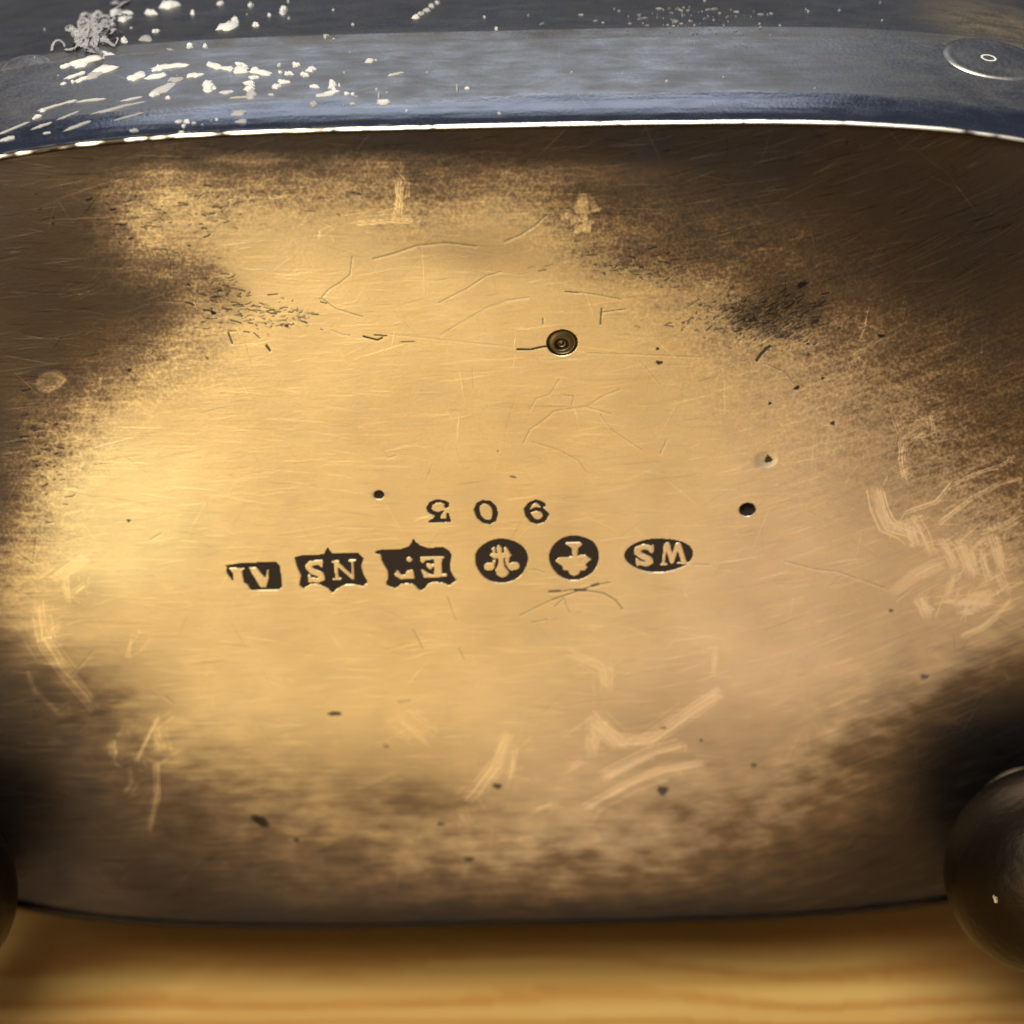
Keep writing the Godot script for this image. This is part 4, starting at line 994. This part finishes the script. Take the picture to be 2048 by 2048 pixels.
	all.append_array([[-14.65, 15.35, 0.45, 0.54, 0, 1.00], [-15.55, 14.70, 0.26, 0.24, 0, 1.00], [-16.35, 12.88, 0.43, 0.26, 10, 1.00], [-17.05, 16.80, 0.22, 0.35, 0, 1.00], [-14.50, 17.38, 0.13, 0.22, 0, 1.00], [-5.40, 13.45, 0.45, 0.24, 10, 1.00], [-5.05, 14.08, 0.52, 0.17, 28, 0.60], [-4.70, 14.70, 0.39, 0.21, 40, 0.60], [-4.35, 15.58, 0.43, 0.24, 20, 0.60], [-4.00, 16.18, 0.31, 0.21, 10, 0.60], [-15.40, 6.23, 1.65, 0.36, -12, 1.00], [-15.90, 5.70, 0.61, 0.24, 0, 1.00], [-16.00, 5.08, 0.43, 0.43, 0, 1.00], [-15.95, 4.10, 0.35, 0.52, 0, 0.60], [-14.30, 6.90, 0.26, 0.24, 0, 0.70], [-13.15, 6.85, 0.52, 0.39, 20, 1.00], [-12.15, 6.33, 0.69, 0.36, 12, 1.00], [-13.60, 5.98, 0.56, 0.31, -20, 1.00], [-12.60, 5.80, 0.65, 0.31, -12, 1.00], [-14.20, 6.15, 0.26, 0.19, 0, 1.00], [-13.90, 5.10, 0.87, 0.30, -15, 1.00], [-14.35, 4.65, 0.54, 0.33, 0, 1.00], [-11.80, 4.53, 0.65, 0.23, -8, 1.00], [-10.65, 4.50, 0.52, 0.69, 10, 1.00], [-10.75, 3.83, 1.22, 0.24, 15, 1.00], [-11.25, 3.60, 1.22, 0.23, 5, 0.80], [-9.70, 3.70, 0.36, 0.23, 0, 1.00], [-9.30, 3.65, 0.28, 0.19, 0, 1.00], [-10.20, 4.60, 0.22, 0.23, 0, 0.70], [-8.25, 7.03, 0.61, 0.30, 8, 0.80], [-6.60, 5.58, 1.04, 0.17, 16, 0.60], [-7.30, 2.75, 0.78, 0.36, 5, 0.90], [-7.75, 4.05, 0.22, 0.21, 0, 0.60], [-9.25, 2.68, 0.36, 0.17, 0, 0.60], [-14.65, 3.83, 0.43, 0.19, 0, 0.60], [-2.45, 3.93, 0.21, 0.69, 0, 0.40], [-1.85, 3.95, 0.30, 0.24, 0, 1.00], [0.15, 10.83, 0.28, 0.21, 0, 0.70], [0.25, 1.35, 0.22, 0.19, 0, 0.60], [-5.75, 1.83, 0.22, 0.19, 0, 0.60], [-11.40, 10.48, 0.35, 0.23, 20, 0.50], [-11.80, 2.73, 0.52, 0.31, 0, 0.40], [-7.55, 3.28, 0.21, 0.52, 0, 0.40], [-7.05, 3.68, 0.26, 0.17, 0, 0.30], [-9.95, 5.88, 0.17, 0.12, 0, 0.50]])
	for k in 40:       # crumbs
		all.append([rng.randf_range(-36, 34), rng.randf_range(1.0, 16.0), rng.randf_range(0.08, 0.2), rng.randf_range(0.07, 0.14), rng.randi_range(-30, 40), rng.randf_range(0.2, 0.7)])
	for k in 46:       # the matted lump by the tangle
		var g: Array = [[-27.65, 14.05, 0.09, 0.09, 0, 1.00]][0]
		all.append([g[0] + clampf(rng.randfn(0, 0.75), -1.6, 1.6), g[1] + clampf(rng.randfn(0, 1.5), -2.8, 2.8), rng.randf_range(0.25, 0.8), rng.randf_range(0.15, 0.4), rng.randi_range(-90, 90), [0.3, 0.4, 0.5, 0.6, 0.9][rng.randi() % 5]])
	for k in 110:
		var g: Array = [[13.20, 10.80, 0.32, 0.32, 0, 1.00]][0]
		all.append([g[0] + rng.randfn(0, 3.0), g[1] + rng.randf_range(-1.4, 3.5), 0.07 + 0.4 * pow(rng.randf(), 3.0), rng.randf_range(0.04, 0.09), rng.randi_range(-40, 40), rng.randf_range(0.0, 0.25)])
	var tones := {}
	for f in all:
		var key: float = snappedf(f[5], 0.1)
		if not tones.has(key):
			var t := white.duplicate() as StandardMaterial3D
			t.albedo_color = Color(0.15, 0.16, 0.18).lerp(Color(0.66, 0.69, 0.74), key).linear_to_srgb()
			tones[key] = t
		var on_wall: bool = f[1] > 9.4
		var o := part("polish_flake_or_glint", flake_mesh(f[2] * 1.2, f[3] * (1.65 if not on_wall else 2.6), deg_to_rad(f[4]), minf(0.2, 0.04 + f[3] * 0.24) * (1.5 if on_wall else 1.0)), wall if on_wall else band, tones[key])
		o.transform = outside(f[0], f[1])
	var loop := TorusMesh.new()  # white ring added to draw the highlight on the boss
	loop.inner_radius = 0.00035
	loop.outer_radius = 0.0005
	loop.rings = 24
	loop.ring_segments = 8
	var glint_ring := part("polish_flake_or_glint", loop, band, white)
	var bt := outside([[32.85, 7.70, 0.32, 0.32, 0, 1.00]][0][0], [[32.85, 7.70, 0.32, 0.32, 0, 1.00]][0][1])
	glint_ring.transform = Transform3D(bt.basis * Basis.from_scale(Vector3(1.1, 0.3, 0.7)), bt.origin + bt.basis.y * 0.00019)
	# a tangle of grey lint stuck on the wall
	var c: Array = [[-27.60, 13.88, 0.09, 0.09, 0, 1.00]][0]
	var st := SurfaceTool.new()
	st.begin(Mesh.PRIMITIVE_TRIANGLES)
	for k in 60:
		var p := Vector3(rng.randfn(0, 0.75), 0.0, rng.randfn(0, 1.7))
		p.x = clampf(p.x, -1.7, 1.7)
		var a := rng.randf() * TAU
		var bend := rng.randf_range(-0.9, 0.9)
		var wide := rng.randf_range(0.06, 0.2)
		var high := rng.randf_range(0.05, 0.6)
		var last := Vector3.ZERO
		for i in 7:
			var q := p + Vector3(0, high * sin(PI * i / 6.0) + 0.05, 0)
			var side := Vector3(-sin(a), 0.2, cos(a) * 2.0) * wide
			if i > 0:
				var q0 := last
				for tri in [q0 - side, q - side, q0 + side, q0 + side, q - side, q + side]:
					st.set_smooth_group(4294967295)
					st.add_vertex(tri * MM)
			last = q
			p += Vector3(cos(a), 0, sin(a) * 1.8) * 0.2
			a += bend * 1.3
	st.generate_normals()
	var lint_mat := white.duplicate() as StandardMaterial3D
	lint_mat.albedo_color = Color(0.36, 0.37, 0.42).linear_to_srgb()
	lint_mat.cull_mode = BaseMaterial3D.CULL_DISABLED
	var lint := part("lint_tangle", st.commit(), wall, lint_mat)
	lint.transform = outside(c[0], c[1])

# ---------------------------------------------------------------- the table

func table() -> void:
	var w := 1024
	var h := 1024
	var rows := noise(41, 26.0, 4)
	var big := noise(42, 150.0, 3)
	var fine := noise(43, 7.0, 2)
	var rgb := PackedByteArray()
	rgb.resize(w * h * 3)
	for y in h:
		for x in w:
			var i := (y * w + x) * 3
			var wave := int(big[((y >> 1) & 511) * 512 + ((x >> 2) & 511)] * 0.09)
			var g1 := rows[((y + wave) & 511) * 512 + ((x >> 4) & 511)] / 255.0
			var g2 := fine[(y & 511) * 512 + ((x >> 4) & 511)] / 255.0
			var ringy := 0.5 + 0.5 * sin((y + wave * 3.0 + big[(y & 511) * 512 + ((x >> 3) & 511)] * 0.14) * 0.21)
			var k := 0.80 + 0.22 * g1 + 0.08 * g2 - 0.15 * pow(ringy, 3.0)
			rgb[i] = int(255.0 * pow(0.64 * k, 0.4545))
			rgb[i + 1] = int(255.0 * pow(0.43 * k * k, 0.4545))
			rgb[i + 2] = int(255.0 * pow(0.15 * k * k * k, 0.4545))
	var m := StandardMaterial3D.new()
	m.resource_name = "varnished_pine"
	m.albedo_texture = texture_of(rgb, w, h, Image.FORMAT_RGB8)
	m.roughness = 0.42
	m.uv1_triplanar = true
	m.uv1_scale = Vector3(6.0, 6.0, 6.0)
	var b := BoxMesh.new()
	b.size = Vector3(1.3, 0.03, 0.9)
	var o := MeshInstance3D.new()
	o.name = "wooden_table"
	o.mesh = b
	o.material_override = m
	o.position = Vector3(0.1, -0.015, 0.2)
	o.set_meta("label", "honey coloured wooden table top with level grain under the vessel")
	o.set_meta("category", "table")
	add_child(o)
